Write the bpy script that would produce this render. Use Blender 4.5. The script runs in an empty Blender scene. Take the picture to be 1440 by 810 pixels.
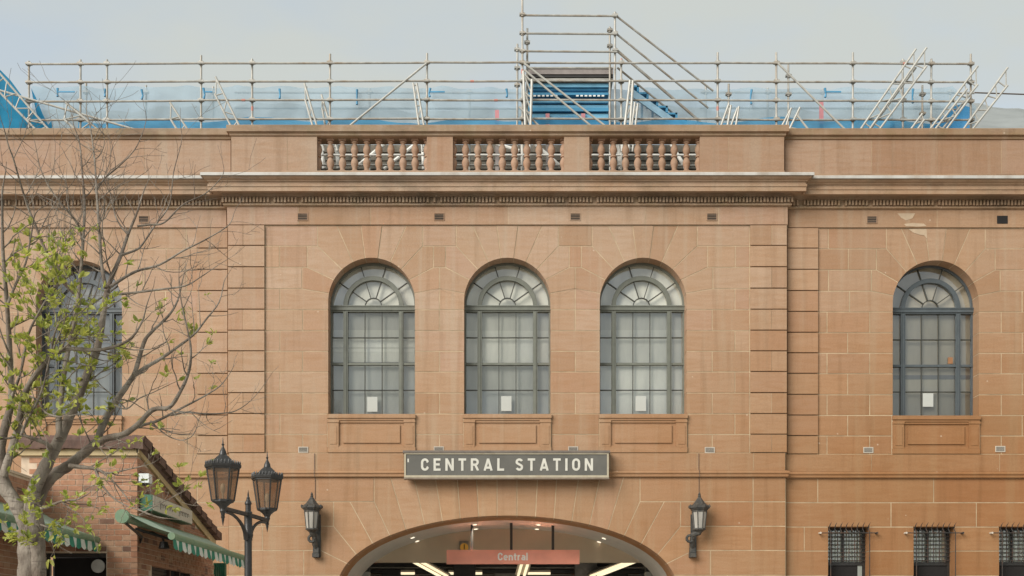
import bpy, bmesh, math, random
from mathutils import Vector, Matrix
random.seed(7)
R = math.radians
scene = bpy.context.scene
COL = scene.collection
# ------------------------------------------------------------------ camera
CAMD, CAMZ, F, HX, HY = 26.0, 1.6, 1716.0, 720.0, 900.0     # distance to facade, eye height, focal (px), horizon px
cam_d = bpy.data.cameras.new('camera'); cam = bpy.data.objects.new('camera', cam_d); COL.objects.link(cam)
cam.location = (0, -CAMD, CAMZ); cam.rotation_euler = (R(90), 0, 0)
cam_d.sensor_width = 36; cam_d.lens = 36 * F / 1440; cam_d.shift_y = (HY - 405) / 1440; cam_d.shift_x = 0
cam_d.clip_end = 3000; scene.camera = cam
# ------------------------------------------------------------------ world: thin overcast
SUN_DIR = Vector((-0.58, -0.643, 0.50)).normalized()
w = bpy.data.worlds.new('World'); scene.world = w; w.use_nodes = True
nt = w.node_tree; nt.nodes.clear()
out = nt.nodes.new('ShaderNodeOutputWorld'); bg = nt.nodes.new('ShaderNodeBackground')
sky = nt.nodes.new('ShaderNodeTexSky'); sky.sky_type = 'NISHITA'; sky.sun_disc = False
sky.sun_elevation = math.asin(SUN_DIR.z); sky.sun_rotation = math.atan2(SUN_DIR.x, SUN_DIR.y)
tc = nt.nodes.new('ShaderNodeTexCoord'); mp = nt.nodes.new('ShaderNodeMapping'); mp.inputs['Scale'].default_value = (1.0, 1.0, 2.2)
nz = nt.nodes.new('ShaderNodeTexNoise'); nz.inputs['Scale'].default_value = 4.2; nz.inputs['Detail'].default_value = 5; nz.inputs['Roughness'].default_value = .5
rp = nt.nodes.new('ShaderNodeValToRGB'); rp.color_ramp.elements[0].position = .34; rp.color_ramp.elements[1].position = .54
rp.color_ramp.elements[0].color = (.74, .74, .74, 1); rp.color_ramp.elements[1].color = (.985, .985, .985, 1)
mx = nt.nodes.new('ShaderNodeMix'); mx.data_type = 'RGBA'
mx.inputs[7].default_value = (2.31, 2.43, 2.31, 1)
L = nt.links.new
L(tc.outputs['Generated'], mp.inputs[0]); L(mp.outputs[0], nz.inputs['Vector']); L(nz.outputs['Fac'], rp.inputs[0])
L(rp.outputs[0], mx.inputs[0]); L(sky.outputs[0], mx.inputs[6]); L(mx.outputs[2], bg.inputs[0]); L(bg.outputs[0], out.inputs[0])
bg.inputs[1].default_value = 0.10
sd = bpy.data.lights.new('sun', 'SUN'); so = bpy.data.objects.new('sun', sd); COL.objects.link(so)
sd.energy = 1.5; sd.angle = R(40); sd.color = (1, .965, .91)
so.rotation_euler = SUN_DIR.to_track_quat('Z', 'Y').to_euler(); so.location = (-8, -20, 25)
scene.render.engine = 'CYCLES'
vs = scene.view_settings
vs.view_transform = 'Standard'; vs.look = 'None'; vs.exposure = 1.40; vs.gamma = 1; vs.use_curve_mapping = False

# ------------------------------------------------------------------ helpers
def S(Y): return F / (CAMD + Y)
def wx(px, Y=0.0): return (px - HX) / S(Y)
def wz(py, Y=0.0): return CAMZ + (HY - py) / S(Y)
def at(px, py, Y): return Vector((wx(px, Y), Y, wz(py, Y)))

ROOT = {}
class MB:
    def __init__(s): s.v = []; s.f = []; s.m = []
    def add(s, vs_, fs, mi=0):
        b = len(s.v); s.v += [tuple(p) for p in vs_]
        for f in fs: s.f.append([i + b for i in f]); s.m.append(mi)
        return s
    def box(s, x0, x1, y0, y1, z0, z1, mi=0):
        v = [(x, y, z) for z in (z0, z1) for y in (y0, y1) for x in (x0, x1)]
        return s.add(v, [(0, 2, 3, 1), (4, 5, 7, 6), (0, 1, 5, 4), (2, 6, 7, 3), (0, 4, 6, 2), (1, 3, 7, 5)], mi)
    def prism(s, poly, y0, y1, mi=0):        # poly in XZ, extruded along Y
        n = len(poly); v = [(p[0], y0, p[1]) for p in poly] + [(p[0], y1, p[1]) for p in poly]
        fs = [list(range(n)), list(range(2 * n - 1, n - 1, -1))]
        fs += [[i, i + n, (i + 1) % n + n, (i + 1) % n] for i in range(n)]
        return s.add(v, fs, mi)
    def tube(s, pts, rads, n=8, cap=True, mi=0):
        pts = [Vector(p) for p in pts]
        if not hasattr(rads, '__len__'): rads = [rads] * len(pts)
        b = len(s.v); up = None
        for i, p in enumerate(pts):
            d = (pts[min(i + 1, len(pts) - 1)] - pts[max(i - 1, 0)])
            if d.length < 1e-7: d = Vector((0, 0, 1))
            d.normalize()
            if up is None:
                up = Vector((1, 0, 0)) if abs(d.x) < .8 else Vector((0, 1, 0))
            a = up - d * up.dot(d)
            if a.length < 1e-4: a = d.orthogonal()
            a.normalize(); up = a; c = d.cross(a)
            for k in range(n):
                t = 2 * math.pi * k / n
                s.v.append(tuple(p + (a * math.cos(t) + c * math.sin(t)) * rads[i]))
        for i in range(len(pts) - 1):
            for k in range(n):
                q = (k + 1) % n
                s.f.append([b + i * n + k, b + i * n + q, b + (i + 1) * n + q, b + (i + 1) * n + k]); s.m.append(mi)
        if cap:
            s.f.append([b + k for k in range(n)][::-1]); s.m.append(mi)
            e = b + (len(pts) - 1) * n; s.f.append([e + k for k in range(n)]); s.m.append(mi)
        return s
    def lathe(s, prof, c, n=12, rot=0.0, mi=0):     # prof [(r,z)] about vertical axis at c
        b = len(s.v)
        for r, z in prof:
            for k in range(n):
                t = rot + 2 * math.pi * k / n
                s.v.append((c[0] + r * math.cos(t), c[1] + r * math.sin(t), c[2] + z))
        for i in range(len(prof) - 1):
            for k in range(n):
                q = (k + 1) % n
                s.f.append([b + i * n + k, b + i * n + q, b + (i + 1) * n + q, b + (i + 1) * n + k]); s.m.append(mi)
        s.f.append([b + k for k in range(n)][::-1]); s.m.append(mi)
        e = b + (len(prof) - 1) * n; s.f.append([e + k for k in range(n)]); s.m.append(mi)
        return s
    def mesh(s, name, mats):
        me = bpy.data.meshes.new(name); me.from_pydata(s.v, [], s.f)
        for m in (mats if isinstance(mats, (list, tuple)) else [mats]): me.materials.append(m)
        if any(s.m): me.polygons.foreach_set('material_index', s.m)
        me.update(); return me
    def build(s, name, mats, parent=None, smooth=False):
        me = s.mesh(name, mats)
        if smooth:
            for p in me.polygons: p.use_smooth = True
            try: me.set_sharp_from_angle(angle=R(40))
            except Exception: pass
        return link(name, me, parent)
def link(name, me, parent=None, loc=None):
    o = bpy.data.objects.new(name, me); COL.objects.link(o)
    if loc is not None: o.location = loc
    setp(o, parent); return o
def setp(o, parent):
    if parent is None: return
    o.parent = parent
    if parent.name in ROOT: o.matrix_parent_inverse = Matrix.Translation(-ROOT[parent.name])
def thing(name, label, cat, loc=(0, 0, 0), group=None):
    o = bpy.data.objects.new(name, None); COL.objects.link(o); o.location = loc; o.empty_display_size = .2
    ROOT[o.name] = Vector(loc); return tag(o, label, cat, group)
def tag(o, label, cat, group=None, kind=None):
    o['label'] = label; o['category'] = cat
    if group: o['group'] = group
    if kind: o['kind'] = kind
    return o
def struct(o): o['kind'] = 'structure'; return o
def stuff(o): o['kind'] = 'stuff'; return o

def inset(poly, d):       # poly CCW or CW list, d = per-edge distance list (edge i: i->i+1)
    n = len(poly); area = sum(poly[i][0] * poly[(i + 1) % n][1] - poly[(i + 1) % n][0] * poly[i][1] for i in range(n))
    sg = 1 if area > 0 else -1; res = []
    for i in range(n):
        p0, p1, p2 = poly[i - 1], poly[i], poly[(i + 1) % n]
        def ln(a, b, dd):
            dx, dy = b[0] - a[0], b[1] - a[1]; l = math.hypot(dx, dy) or 1e-9
            nx, ny = -dy / l * sg, dx / l * sg
            return (nx, ny, nx * (a[0] + nx * dd) + ny * (a[1] + ny * dd))
        a = ln(p0, p1, d[i - 1]); b = ln(p1, p2, d[i])
        det = a[0] * b[1] - a[1] * b[0]
        if abs(det) < .05: res.append((p1[0] + a[0] * d[i - 1], p1[1] + a[1] * d[i - 1]))
        else: res.append(((a[2] * b[1] - a[1] * b[2]) / det, (a[0] * b[2] - a[2] * b[0]) / det))
    return res

# ------------------------------------------------------------------ materials
def mat(name): 
    m = bpy.data.materials.new(name); m.use_nodes = True
    n = m.node_tree.nodes; return m, m.node_tree, n['Principled BSDF']
def N(t, typ, **kw):
    n = t.nodes.new(typ)
    for k, v in kw.items():
        if k in n.inputs: n.inputs[k].default_value = v
        else: setattr(n, k, v)
    return n
def ramp(t, src, stops):
    r = t.nodes.new('ShaderNodeValToRGB'); e = r.color_ramp.elements
    while len(e) < len(stops): e.new(.5)
    for i, (p, c) in enumerate(stops):
        e[i].position = p; e[i].color = (*c, 1) if len(c) == 3 else c
    t.links.new(src, r.inputs[0]); return r.outputs[0]
def mixc(t, fac, a, b, typ='MIX'):
    m = t.nodes.new('ShaderNodeMix'); m.data_type = 'RGBA'; m.blend_type = typ
    for s_, v in ((0, fac), (6, a), (7, b)):
        if hasattr(v, 'is_linked') or isinstance(v, bpy.types.NodeSocket): t.links.new(v, m.inputs[s_])
        elif isinstance(v, (int, float)): m.inputs[s_].default_value = v
        else: m.inputs[s_].default_value = (*v, 1)
    return m.outputs[2]
def mapped(t, scale):
    g = t.nodes.new('ShaderNodeNewGeometry'); m = t.nodes.new('ShaderNodeMapping'); m.inputs['Scale'].default_value = scale
    t.links.new(g.outputs['Position'], m.inputs[0]); return m.outputs[0]
def noise(t, scale, detail=4, vec=(1, 1, 1), rough=.55, dist=0.0):
    n = N(t, 'ShaderNodeTexNoise', Scale=scale, Detail=detail, Roughness=rough, Distortion=dist)
    t.links.new(mapped(t, vec), n.inputs['Vector']); return n.outputs['Fac']
def bump(t, p, h, strength=.3, dist=.01):
    b = N(t, 'ShaderNodeBump', Strength=strength, Distance=dist); t.links.new(h, b.inputs['Height']); t.links.new(b.outputs[0], p.inputs['Normal'])
def rnd(t): return t.nodes.new('ShaderNodeObjectInfo').outputs['Random']
W1 = (1, 1, 1); K0 = (0, 0, 0)

def sandstone(name, cols, soot=0.0, streak=.34, moss=0.0, objvar=True):
    m, t, p = mat(name)
    cols = [(a * .955, b * .985, c_ * 1.035) for a, b, c_ in cols]
    if objvar: c = ramp(t, rnd(t), [(i / (len(cols) - 1), k) for i, k in enumerate(cols)])
    else: c = ramp(t, noise(t, .9, 3), [(.3 + .4 * i / (len(cols) - 1), k) for i, k in enumerate(cols)])
    # bedding bands inside each stone, rotated a little per stone
    bed = noise(t, 1.7, 5, (1.0, 1.0, 7.0), .6, .6)
    c = mixc(t, ramp(t, bed, [(.40, K0), (.72, (.45,) * 3)]), c, (.34, .185, .09))
    c = mixc(t, ramp(t, noise(t, .55, 4), [(.45, K0), (.7, (.40,) * 3)]), c, (.41, .30, .21))
    # vertical rain streaks, pale and dark
    st = noise(t, 2.6, 5, (1.7, 1.0, .08), .55)
    c = mixc(t, ramp(t, st, [(.53, K0), (.66, (streak,) * 3)]), c, (.45, .36, .265))
    st2 = noise(t, 3.4, 5, (1.4, 1.7, .09), .58)
    c = mixc(t, ramp(t, st2, [(.54, K0), (.67, (streak * .9,) * 3)]), c, (.24, .145, .08))
    if soot:
        so_ = noise(t, .8, 6, (.7, 1, 1.3), .68)
        c = mixc(t, ramp(t, so_, [(.50, K0), (.63, (soot,) * 3)]), c, (.10, .075, .055))
    if moss:
        c = mixc(t, ramp(t, noise(t, 3.5, 5), [(.45, K0), (.65, (moss,) * 3)]), c, (.24, .19, .09))
    # position tint: darker, more orange downwards and to the right, greyer near the top
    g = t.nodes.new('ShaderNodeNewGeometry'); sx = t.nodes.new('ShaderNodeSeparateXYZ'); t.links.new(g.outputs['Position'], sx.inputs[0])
    mr = N(t, 'ShaderNodeMapRange'); mr.inputs[1].default_value = 4.6; mr.inputs[2].default_value = 8.6; mr.inputs[3].default_value = 1.0; mr.inputs[4].default_value = 0
    t.links.new(sx.outputs['Z'], mr.inputs[0])
    c = mixc(t, mr.outputs[0], c, mixc(t, 1.0, c, (.92, .84, .73), 'MULTIPLY'))
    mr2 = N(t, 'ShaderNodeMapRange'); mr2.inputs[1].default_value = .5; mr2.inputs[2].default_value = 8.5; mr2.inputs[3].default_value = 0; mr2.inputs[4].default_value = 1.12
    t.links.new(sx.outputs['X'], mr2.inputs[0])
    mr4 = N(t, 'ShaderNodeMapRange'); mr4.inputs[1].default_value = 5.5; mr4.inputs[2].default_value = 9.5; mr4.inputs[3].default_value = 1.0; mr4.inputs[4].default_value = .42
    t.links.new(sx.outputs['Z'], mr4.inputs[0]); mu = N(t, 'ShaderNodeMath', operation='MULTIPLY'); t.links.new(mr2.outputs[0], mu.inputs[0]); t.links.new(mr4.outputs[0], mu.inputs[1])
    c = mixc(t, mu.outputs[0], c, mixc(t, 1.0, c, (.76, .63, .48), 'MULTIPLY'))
    mr3 = N(t, 'ShaderNodeMapRange'); mr3.inputs[1].default_value = 9.8; mr3.inputs[2].default_value = 11.8
    t.links.new(sx.outputs['Z'], mr3.inputs[0])
    c = mixc(t, mr3.outputs[0], c, mixc(t, 1.0, c, (.90, .925, .96), 'MULTIPLY'))
    fine = noise(t, 38, 3)
    c = mixc(t, .16, c, ramp(t, fine, [(.3, (.55,) * 3), (.7, (1.35,) * 3)]), 'MULTIPLY')
    # chips and lime spots
    vo = N(t, 'ShaderNodeTexVoronoi', Scale=2.3); t.links.new(mapped(t, W1), vo.inputs['Vector'])
    c = mixc(t, ramp(t, vo.outputs['Distance'], [(.03, (.5,) * 3), (.05, K0)]), c, (.62, .50, .38))
    t.links.new(c, p.inputs['Base Color']); p.inputs['Roughness'].default_value = .88; p.inputs['Specular IOR Level'].default_value = .25
    bump(t, p, noise(t, 22, 5), .35, .012)
    return m
SCOLS_ = [(.450, .290, .180), (.490, .330, .222), (.405, .248, .146), (.510, .350, .236), (.385, .230, .134), (.480, .305, .208), (.430, .275, .172), (.500, .318, .196), (.420, .240, .142), (.470, .312, .205)]
SCOLS = [tuple(.85 * a + .15 * m for a, m in zip(c, (.455, .294, .190))) for c in SCOLS_]
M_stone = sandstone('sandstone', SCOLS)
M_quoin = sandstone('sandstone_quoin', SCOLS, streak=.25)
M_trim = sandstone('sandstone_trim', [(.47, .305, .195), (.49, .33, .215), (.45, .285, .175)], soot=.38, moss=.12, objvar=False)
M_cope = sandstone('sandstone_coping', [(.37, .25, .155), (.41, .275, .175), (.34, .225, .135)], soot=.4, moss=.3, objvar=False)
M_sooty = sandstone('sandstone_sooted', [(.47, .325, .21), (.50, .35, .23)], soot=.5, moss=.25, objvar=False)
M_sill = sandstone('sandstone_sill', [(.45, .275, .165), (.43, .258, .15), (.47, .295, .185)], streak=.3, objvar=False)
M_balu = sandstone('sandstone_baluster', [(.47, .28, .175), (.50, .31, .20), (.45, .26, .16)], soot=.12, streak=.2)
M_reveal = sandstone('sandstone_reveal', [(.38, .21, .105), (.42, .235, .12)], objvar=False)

def plain(name, col, rough=.6, metal=0.0, var=.12, vs_=8, spec=.5, bumpy=0.0, dirt=None, dscale=2.0):
    m, t, p = mat(name)
    c = mixc(t, 1.0, col, ramp(t, noise(t, vs_, 4), [(.3, (1 - var,) * 3), (.7, (1 + var,) * 3)]), 'MULTIPLY')
    if dirt: c = mixc(t, ramp(t, noise(t, dscale, 5, (1.5, 1.5, .5)), [(.45, K0), (.7, (.7,) * 3)]), c, dirt)
    t.links.new(c, p.inputs['Base Color']); p.inputs['Roughness'].default_value = rough; p.inputs['Metallic'].default_value = metal
    p.inputs['Specular IOR Level'].default_value = spec
    if bumpy: bump(t, p, noise(t, 30, 4), bumpy, .01)
    return m
M_mortar = plain('lime_mortar', (.50, .395, .26), .95, var=.25, vs_=3, spec=.1)
M_lead = plain('lead_flashing', (.50, .48, .44), .55, var=.12, vs_=2, dirt=(.30, .24, .18))
M_frameG = plain('frame_paint_green', (.150, .155, .125), .45, var=.12)
M_muntin = plain('glazing_bar_paint', (.055, .055, .045), .5)
M_frameB = plain('frame_blue_grey', (.078, .092, .098), .45, var=.12)  # wing window frames: bluer and darker than the bay frames
M_iron = plain('cast_iron', (.022, .020, .018), .42, var=.3, vs_=20, bumpy=.2)
M_ironw = plain('weathered_iron', (.045, .043, .038), .6, var=.35, vs_=25, bumpy=.4, dirt=(.10, .085, .065), dscale=14)
M_bar = plain('window_bar_iron', (.03, .027, .024), .6, var=.3, vs_=20, dirt=(.12, .05, .02), dscale=9)
M_paper = plain('paper', (.47, .48, .44), .8, var=.02)
M_vent = plain('vent_terracotta', (.22, .15, .10), .8, var=.15)
M_ventw = plain('vent_white', (.52, .46, .38), .7, var=.1)
M_dark = plain('dark_void', (.012, .010, .009), .9, var=.1)
M_signdark = plain('sign_panel', (.115, .108, .092), .38, var=.16, vs_=2.2)
M_cream = plain('sign_cream', (.43, .375, .27), .5, var=.10, vs_=4, dirt=(.36, .29, .19), dscale=5)
M_letter = plain('sign_letter', (.58, .555, .48), .5, var=.08, vs_=6)
M_signbox = plain('sign_case', (.22, .17, .125), .55, var=.15, dirt=(.12, .08, .05))
M_red = plain('sign_red', (.90, .36, .25), .35, var=.12, vs_=1.5)
M_white = plain('white_print', (.88, .86, .80), .5, var=.04)
M_plaster = plain('painted_plaster', (.55, .52, .47), .7, var=.06, vs_=2)
M_tymp = plain('beige_plaster', (.54, .45, .33), .7, var=.06, vs_=2)
M_steel = plain('dark_steel', (.035, .032, .030), .5, var=.2)
M_galv = plain('galvanised_tube', (.40, .385, .345), .5, metal=.15, var=.22, vs_=6, dirt=(.30, .22, .14), dscale=3)
M_galvp = plain('aluminium_beam', (.44, .425, .38), .45, metal=.15, var=.15, vs_=6)
M_pale = plain('pale_tube', (.74, .72, .66), .5)
M_tape = plain('marker_tape', (.52, .22, .17), .6)
M_pink = plain('pink_paint', (.60, .25, .27), .6)
M_bluep = plain('blue_sheet_panel', (.16, .40, .56), .55, var=.2, vs_=3)
M_blued = plain('blue_sheet_dark', (.06, .27, .45), .55, var=.2, vs_=3)
M_deck = plain('scaffold_deck', (.30, .26, .24), .55, metal=.2, var=.15)
M_cable = plain('cable', (.10, .07, .05), .6)
M_ceil = plain('concourse_soffit', (.05, .048, .045), .6, var=.2)
M_mid = plain('concourse_grey', (.24, .225, .205), .6, var=.2)
M_green = plain('green_gloss', (.022, .13, .075), .4, var=.15, dirt=(.12, .16, .09), dscale=6)
M_barkdum = None

def emis(name, col, st):
    m, t, p = mat(name); p.inputs['Base Color'].default_value = (*col, 1); p.inputs['Emission Color'].default_value = (*col, 1)
    p.inputs['Emission Strength'].default_value = st; return m
M_tubel = emis('fluorescent_tube', (1, .86, .58), .38)
M_down = emis('downlight', (1, .90, .72), .5)
M_amber = emis('amber_lens', (.42, .21, .03), .12)

def glass(name, tint, gl=.12, rough=.03):
    m = bpy.data.materials.new(name); m.use_nodes = True; t = m.node_tree; t.nodes.clear()
    o = t.nodes.new('ShaderNodeOutputMaterial'); a = N(t, 'ShaderNodeBsdfTransparent'); a.inputs[0].default_value = (*tint, 1)
    b = N(t, 'ShaderNodeBsdfGlossy'); b.inputs[0].default_value = (.95, .97, 1, 1); b.inputs['Roughness'].default_value = rough
    f = N(t, 'ShaderNodeFresnel', IOR=1.45); ad = N(t, 'ShaderNodeMath', operation='ADD'); ad.inputs[1].default_value = gl; t.links.new(f.outputs[0], ad.inputs[0])
    mxs = t.nodes.new('ShaderNodeMixShader'); t.links.new(ad.outputs[0], mxs.inputs[0]); t.links.new(a.outputs[0], mxs.inputs[1]); t.links.new(b.outputs[0], mxs.inputs[2])
    # old glass: slow ripple
    bp = N(t, 'ShaderNodeBump', Strength=.05, Distance=.02); t.links.new(noise(t, 3.0, 2), bp.inputs['Height']); t.links.new(bp.outputs[0], b.inputs['Normal'])
    t.links.new(mxs.outputs[0], o.inputs[0]); return m
M_glass = glass('window_glass', (.98, .98, .96), .11)
def dusty(name):
    m = bpy.data.materials.new(name); m.use_nodes = True; t = m.node_tree; t.nodes.clear()
    o = t.nodes.new('ShaderNodeOutputMaterial'); a = N(t, 'ShaderNodeBsdfTransparent'); a.inputs[0].default_value = (.82, .70, .58, 1)
    p = N(t, 'ShaderNodeBsdfPrincipled', Roughness=.25); p.inputs['Base Color'].default_value = (.20, .145, .105, 1)
    f = ramp(t, noise(t, 9, 4, (1, 1, .5)), [(.3, (.30,) * 3), (.7, (.55,) * 3)])
    mxs = t.nodes.new('ShaderNodeMixShader'); t.links.new(f, mxs.inputs[0]); t.links.new(a.outputs[0], mxs.inputs[1]); t.links.new(p.outputs[0], mxs.inputs[2]); t.links.new(mxs.outputs[0], o.inputs[0]); return m
M_lglass = dusty('lantern_glass_brown')
def milky():
    m, t, p = mat('lantern_glass_milk'); p.inputs['Base Color'].default_value = (.50, .47, .41, 1); p.inputs['Roughness'].default_value = .25
    c = mixc(t, ramp(t, noise(t, 6, 4, (1, 1, .4)), [(.4, K0), (.7, (.6,) * 3)]), (.40, .375, .33), (.24, .215, .18)); t.links.new(c, p.inputs['Base Color']); return m
M_milk = milky()
def blindmat(name, col, streak=.12):
    m, t, p = mat(name)
    c = mixc(t, 1.0, col, ramp(t, noise(t, 1.6, 4, (2.5, 1, .5)), [(.3, (1 - streak,) * 3), (.7, (1 + streak,) * 3)]), 'MULTIPLY')
    t.links.new(c, p.inputs['Base Color']); p.inputs['Roughness'].default_value = .8; return m
BL = {}
def blind(col):
    if col not in BL: BL[col] = blindmat('blind_%d' % len(BL), col)
    return BL[col]

def netmat(name, col, alpha, streak=.25):
    m = bpy.data.materials.new(name); m.use_nodes = True; t = m.node_tree; t.nodes.clear()
    o = t.nodes.new('ShaderNodeOutputMaterial'); a = N(t, 'ShaderNodeBsdfTransparent')
    d = N(t, 'ShaderNodeBsdfDiffuse'); tr = N(t, 'ShaderNodeBsdfTranslucent')
    c = mixc(t, ramp(t, noise(t, 1.2, 5, (1, 1, 2.5)), [(.35, K0), (.7, (.6,) * 3)]), col, tuple(min(1, k * 1.25 + .03) for k in col))
    t.links.new(c, d.inputs[0]); t.links.new(c, tr.inputs[0])
    m1 = N(t, 'ShaderNodeMixShader'); m1.inputs[0].default_value = .45; t.links.new(d.outputs[0], m1.inputs[1]); t.links.new(tr.outputs[0], m1.inputs[2])
    m2 = N(t, 'ShaderNodeMixShader'); m2.inputs[0].default_value = alpha; t.links.new(a.outputs[0], m2.inputs[1]); t.links.new(m1.outputs[0], m2.inputs[2])
    t.links.new(m2.outputs[0], o.inputs[0]); return m
M_net = netmat('pale_blue_netting', (.46, .60, .69), .66)
M_tarp = netmat('blue_tarpaulin', (.03, .27, .46), .97)
M_tarplow = netmat('blue_wrap', (.10, .38, .62), .88)
M_greytarp = netmat('grey_tarpaulin', (.42, .44, .43), 1.0)

def brickmat(name, stops):
    m, t, p = mat(name)
    c = ramp(t, rnd(t), stops)
    c = mixc(t, .5, c, ramp(t, noise(t, 14, 4), [(.3, (.7,) * 3), (.7, (1.3,) * 3)]), 'MULTIPLY')
    c = mixc(t, ramp(t, noise(t, 1.3, 4), [(.5, K0), (.75, (.35,) * 3)]), c, (.44, .27, .18))
    t.links.new(c, p.inputs['Base Color']); p.inputs['Roughness'].default_value = .85; bump(t, p, noise(t, 45, 4), .4, .006); return m
BST_ = [(0, (.29, .135, .075)), (.2, (.33, .165, .095)), (.4, (.35, .19, .115)), (.58, (.30, .145, .085)), (.75, (.37, .225, .14)), (.9, (.26, .12, .07)), (.97, (.14, .075, .05)), (1, (.18, .09, .06))]
BST = [(p_, tuple(k * 1.18 for k in c_)) for p_, c_ in BST_]
M_brick = brickmat('red_brick', BST)
def brickstuff():
    m, t, p = mat('red_brick_joined'); n = N(t, 'ShaderNodeTexWhiteNoise'); 
    sn = N(t, 'ShaderNodeVectorMath', operation='SNAP'); sn.inputs[1].default_value = (.24, .24, .086); t.links.new(mapped(t, W1), sn.inputs[0]); t.links.new(sn.outputs[0], n.inputs[0])
    c = ramp(t, n.outputs['Value'], BST); t.links.new(c, p.inputs['Base Color']); p.inputs['Roughness'].default_value = .85; return m
M_bricks = brickstuff()
M_bmortar = plain('brick_mortar', (.60, .48, .36), .95, var=.15, spec=.1)
M_tile = plain('roof_tile', (.115, .062, .045), .75, var=.3, vs_=9, bumpy=.3, dirt=(.17, .11, .08), dscale=6)
M_barge = plain('cream_paint', (.52, .40, .21), .55, var=.08, dirt=(.40, .28, .14))
def awnmat():
    m, t, p = mat('awning_canvas'); 
    wv = N(t, 'ShaderNodeTexWave', Scale=1.9, Distortion=0.0); wv.bands_direction = 'Y'; t.links.new(mapped(t, W1), wv.inputs['Vector'])
    c = mixc(t, ramp(t, wv.outputs['Fac'], [(.45, K0), (.55, (1,) * 3)]), (.30, .41, .31), (.40, .50, .40))
    c = mixc(t, ramp(t, noise(t, 3, 5), [(.4, K0), (.7, (.5,) * 3)]), c, (.31, .37, .27)); t.links.new(c, p.inputs['Base Color']); p.inputs['Roughness'].default_value = .8; return m
M_awn = awnmat()
M_awnbar = plain('awning_bar', (.165, .27, .165), .5, var=.15, dirt=(.22, .27, .16), dscale=5)
M_vg = plain('valance_green', (.035, .20, .125), .8, var=.15)
M_vw = plain('valance_white', (.62, .62, .54), .8, var=.1)
def bark():
    m, t, p = mat('bark')
    c = ramp(t, noise(t, 5, 5, (1, 1, .6)), [(.34, (.105, .08, .06)), (.5, (.20, .165, .13)), (.66, (.31, .265, .215))])
    c = mixc(t, ramp(t, noise(t, 2.2, 5, (1, 1, 1)), [(.5, K0), (.66, (.75,) * 3)]), c, (.15, .105, .075))
    wv = N(t, 'ShaderNodeTexNoise', Scale=9.0, Detail=3.0); t.links.new(mapped(t, (.5, .5, 3.5)), wv.inputs['Vector'])
    c = mixc(t, ramp(t, wv.outputs['Fac'], [(.60, K0), (.66, (.6,) * 3)]), c, (.07, .05, .038))
    t.links.new(c, p.inputs['Base Color']); p.inputs['Roughness'].default_value = .85; bump(t, p, noise(t, 18, 6, (1, 1, .55)), .9, .03); return m
M_bark = bark()
def leafmat(name, a, b):
    m = bpy.data.materials.new(name); m.use_nodes = True; t = m.node_tree; p = t.nodes['Principled BSDF']; o = t.nodes['Material Output']
    c = mixc(t, ramp(t, noise(t, 7, 2), [(.35, K0), (.65, W1)]), a, b)
    t.links.new(c, p.inputs['Base Color']); p.inputs['Roughness'].default_value = .45
    tr = N(t, 'ShaderNodeBsdfTranslucent'); t.links.new(mixc(t, 1.0, c, (1.15, 1.1, .6), 'MULTIPLY'), tr.inputs[0])
    mm = N(t, 'ShaderNodeMixShader'); mm.inputs[0].default_value = .5; t.links.new(p.outputs[0], mm.inputs[1]); t.links.new(tr.outputs[0], mm.inputs[2]); t.links.new(mm.outputs[0], o.inputs[0]); return m
M_leafA = leafmat('leaf_fresh', (.42, .45, .10), (.55, .56, .20))
M_leafB = leafmat('leaf_green', (.22, .28, .06), (.34, .38, .10))
M_asph = plain('asphalt', (.055, .053, .05), .9, var=.25, vs_=3, bumpy=.4)
M_pave = plain('paving', (.44, .41, .36), .85, var=.18, vs_=1.5, bumpy=.2)

# ================================================================== ground
gm = MB().box(-600, 600, -400, 800, -.4, -.004); struct(gm.build('ground', M_asph))
pm = MB().box(-40, 40, -20, 9, -.35, 0.0); struct(pm.build('pavement', M_pave))

# ================================================================== station building
WY = .18                                             # wings stand 18 cm behind the central bay
BC = 713.5                                           # bay centre px
B = thing('station_building', 'long orange sandstone station building with arched windows and balustraded parapet', 'building', (0, 1.5, 0))
RU = [317, 346, 376, 406, 435.5, 465, 494, 523, 552.7, 582, 611, 637]
RZ = [wz(p) for p in RU]
RL = [671, 705.5, 740, 774, 809, 843.5]
LZ = [wz(p) for p in RL]
J = .009                                             # half joint
DEP = .42
def zpx(p): return wz(p)

# --- mortar core with openings (2D curve with holes -> mesh)
def holed_slab(name, outer, holes, y0, y1, m, parent):
    cu = bpy.data.curves.new(name, 'CURVE'); cu.dimensions = '2D'; cu.fill_mode = 'BOTH'; cu.extrude = (y1 - y0) / 2
    for poly in [outer] + holes:
        sp = cu.splines.new('POLY'); sp.points.add(len(poly) - 1); sp.use_cyclic_u = True
        for i, (x, z) in enumerate(poly): sp.points[i].co = (x, z, 0, 1)
    tmp = bpy.data.objects.new(name, cu); COL.objects.link(tmp)
    dg = bpy.context.evaluated_depsgraph_get(); me = bpy.data.meshes.new_from_object(tmp.evaluated_get(dg))
    bpy.data.objects.remove(tmp); bpy.data.curves.remove(cu)
    me.transform(Matrix(((1, 0, 0, 0), (0, 0, -1, (y0 + y1) / 2), (0, 1, 0, 0), (0, 0, 0, 1))))
    me.materials.clear(); me.materials.append(m); me.name = name
    return link(name, me, parent)
WHALF, WSILL, WSPR = 61 / 66., wz(583), wz(423.5)
def arch_poly(cx, e=0.0, n=28):
    h = WHALF + e; p = [(cx - h, WSILL - e), (cx + h, WSILL - e)]
    return p + [(cx + h * math.cos(math.pi * i / n), WSPR + h * math.sin(math.pi * i / n)) for i in range(n + 1)]
WCX = [wx(522.5), wx(713.5), wx(904.5)]
WRX = wx(1316, WY); WLX = wx(1427 - 1316, WY)
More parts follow.
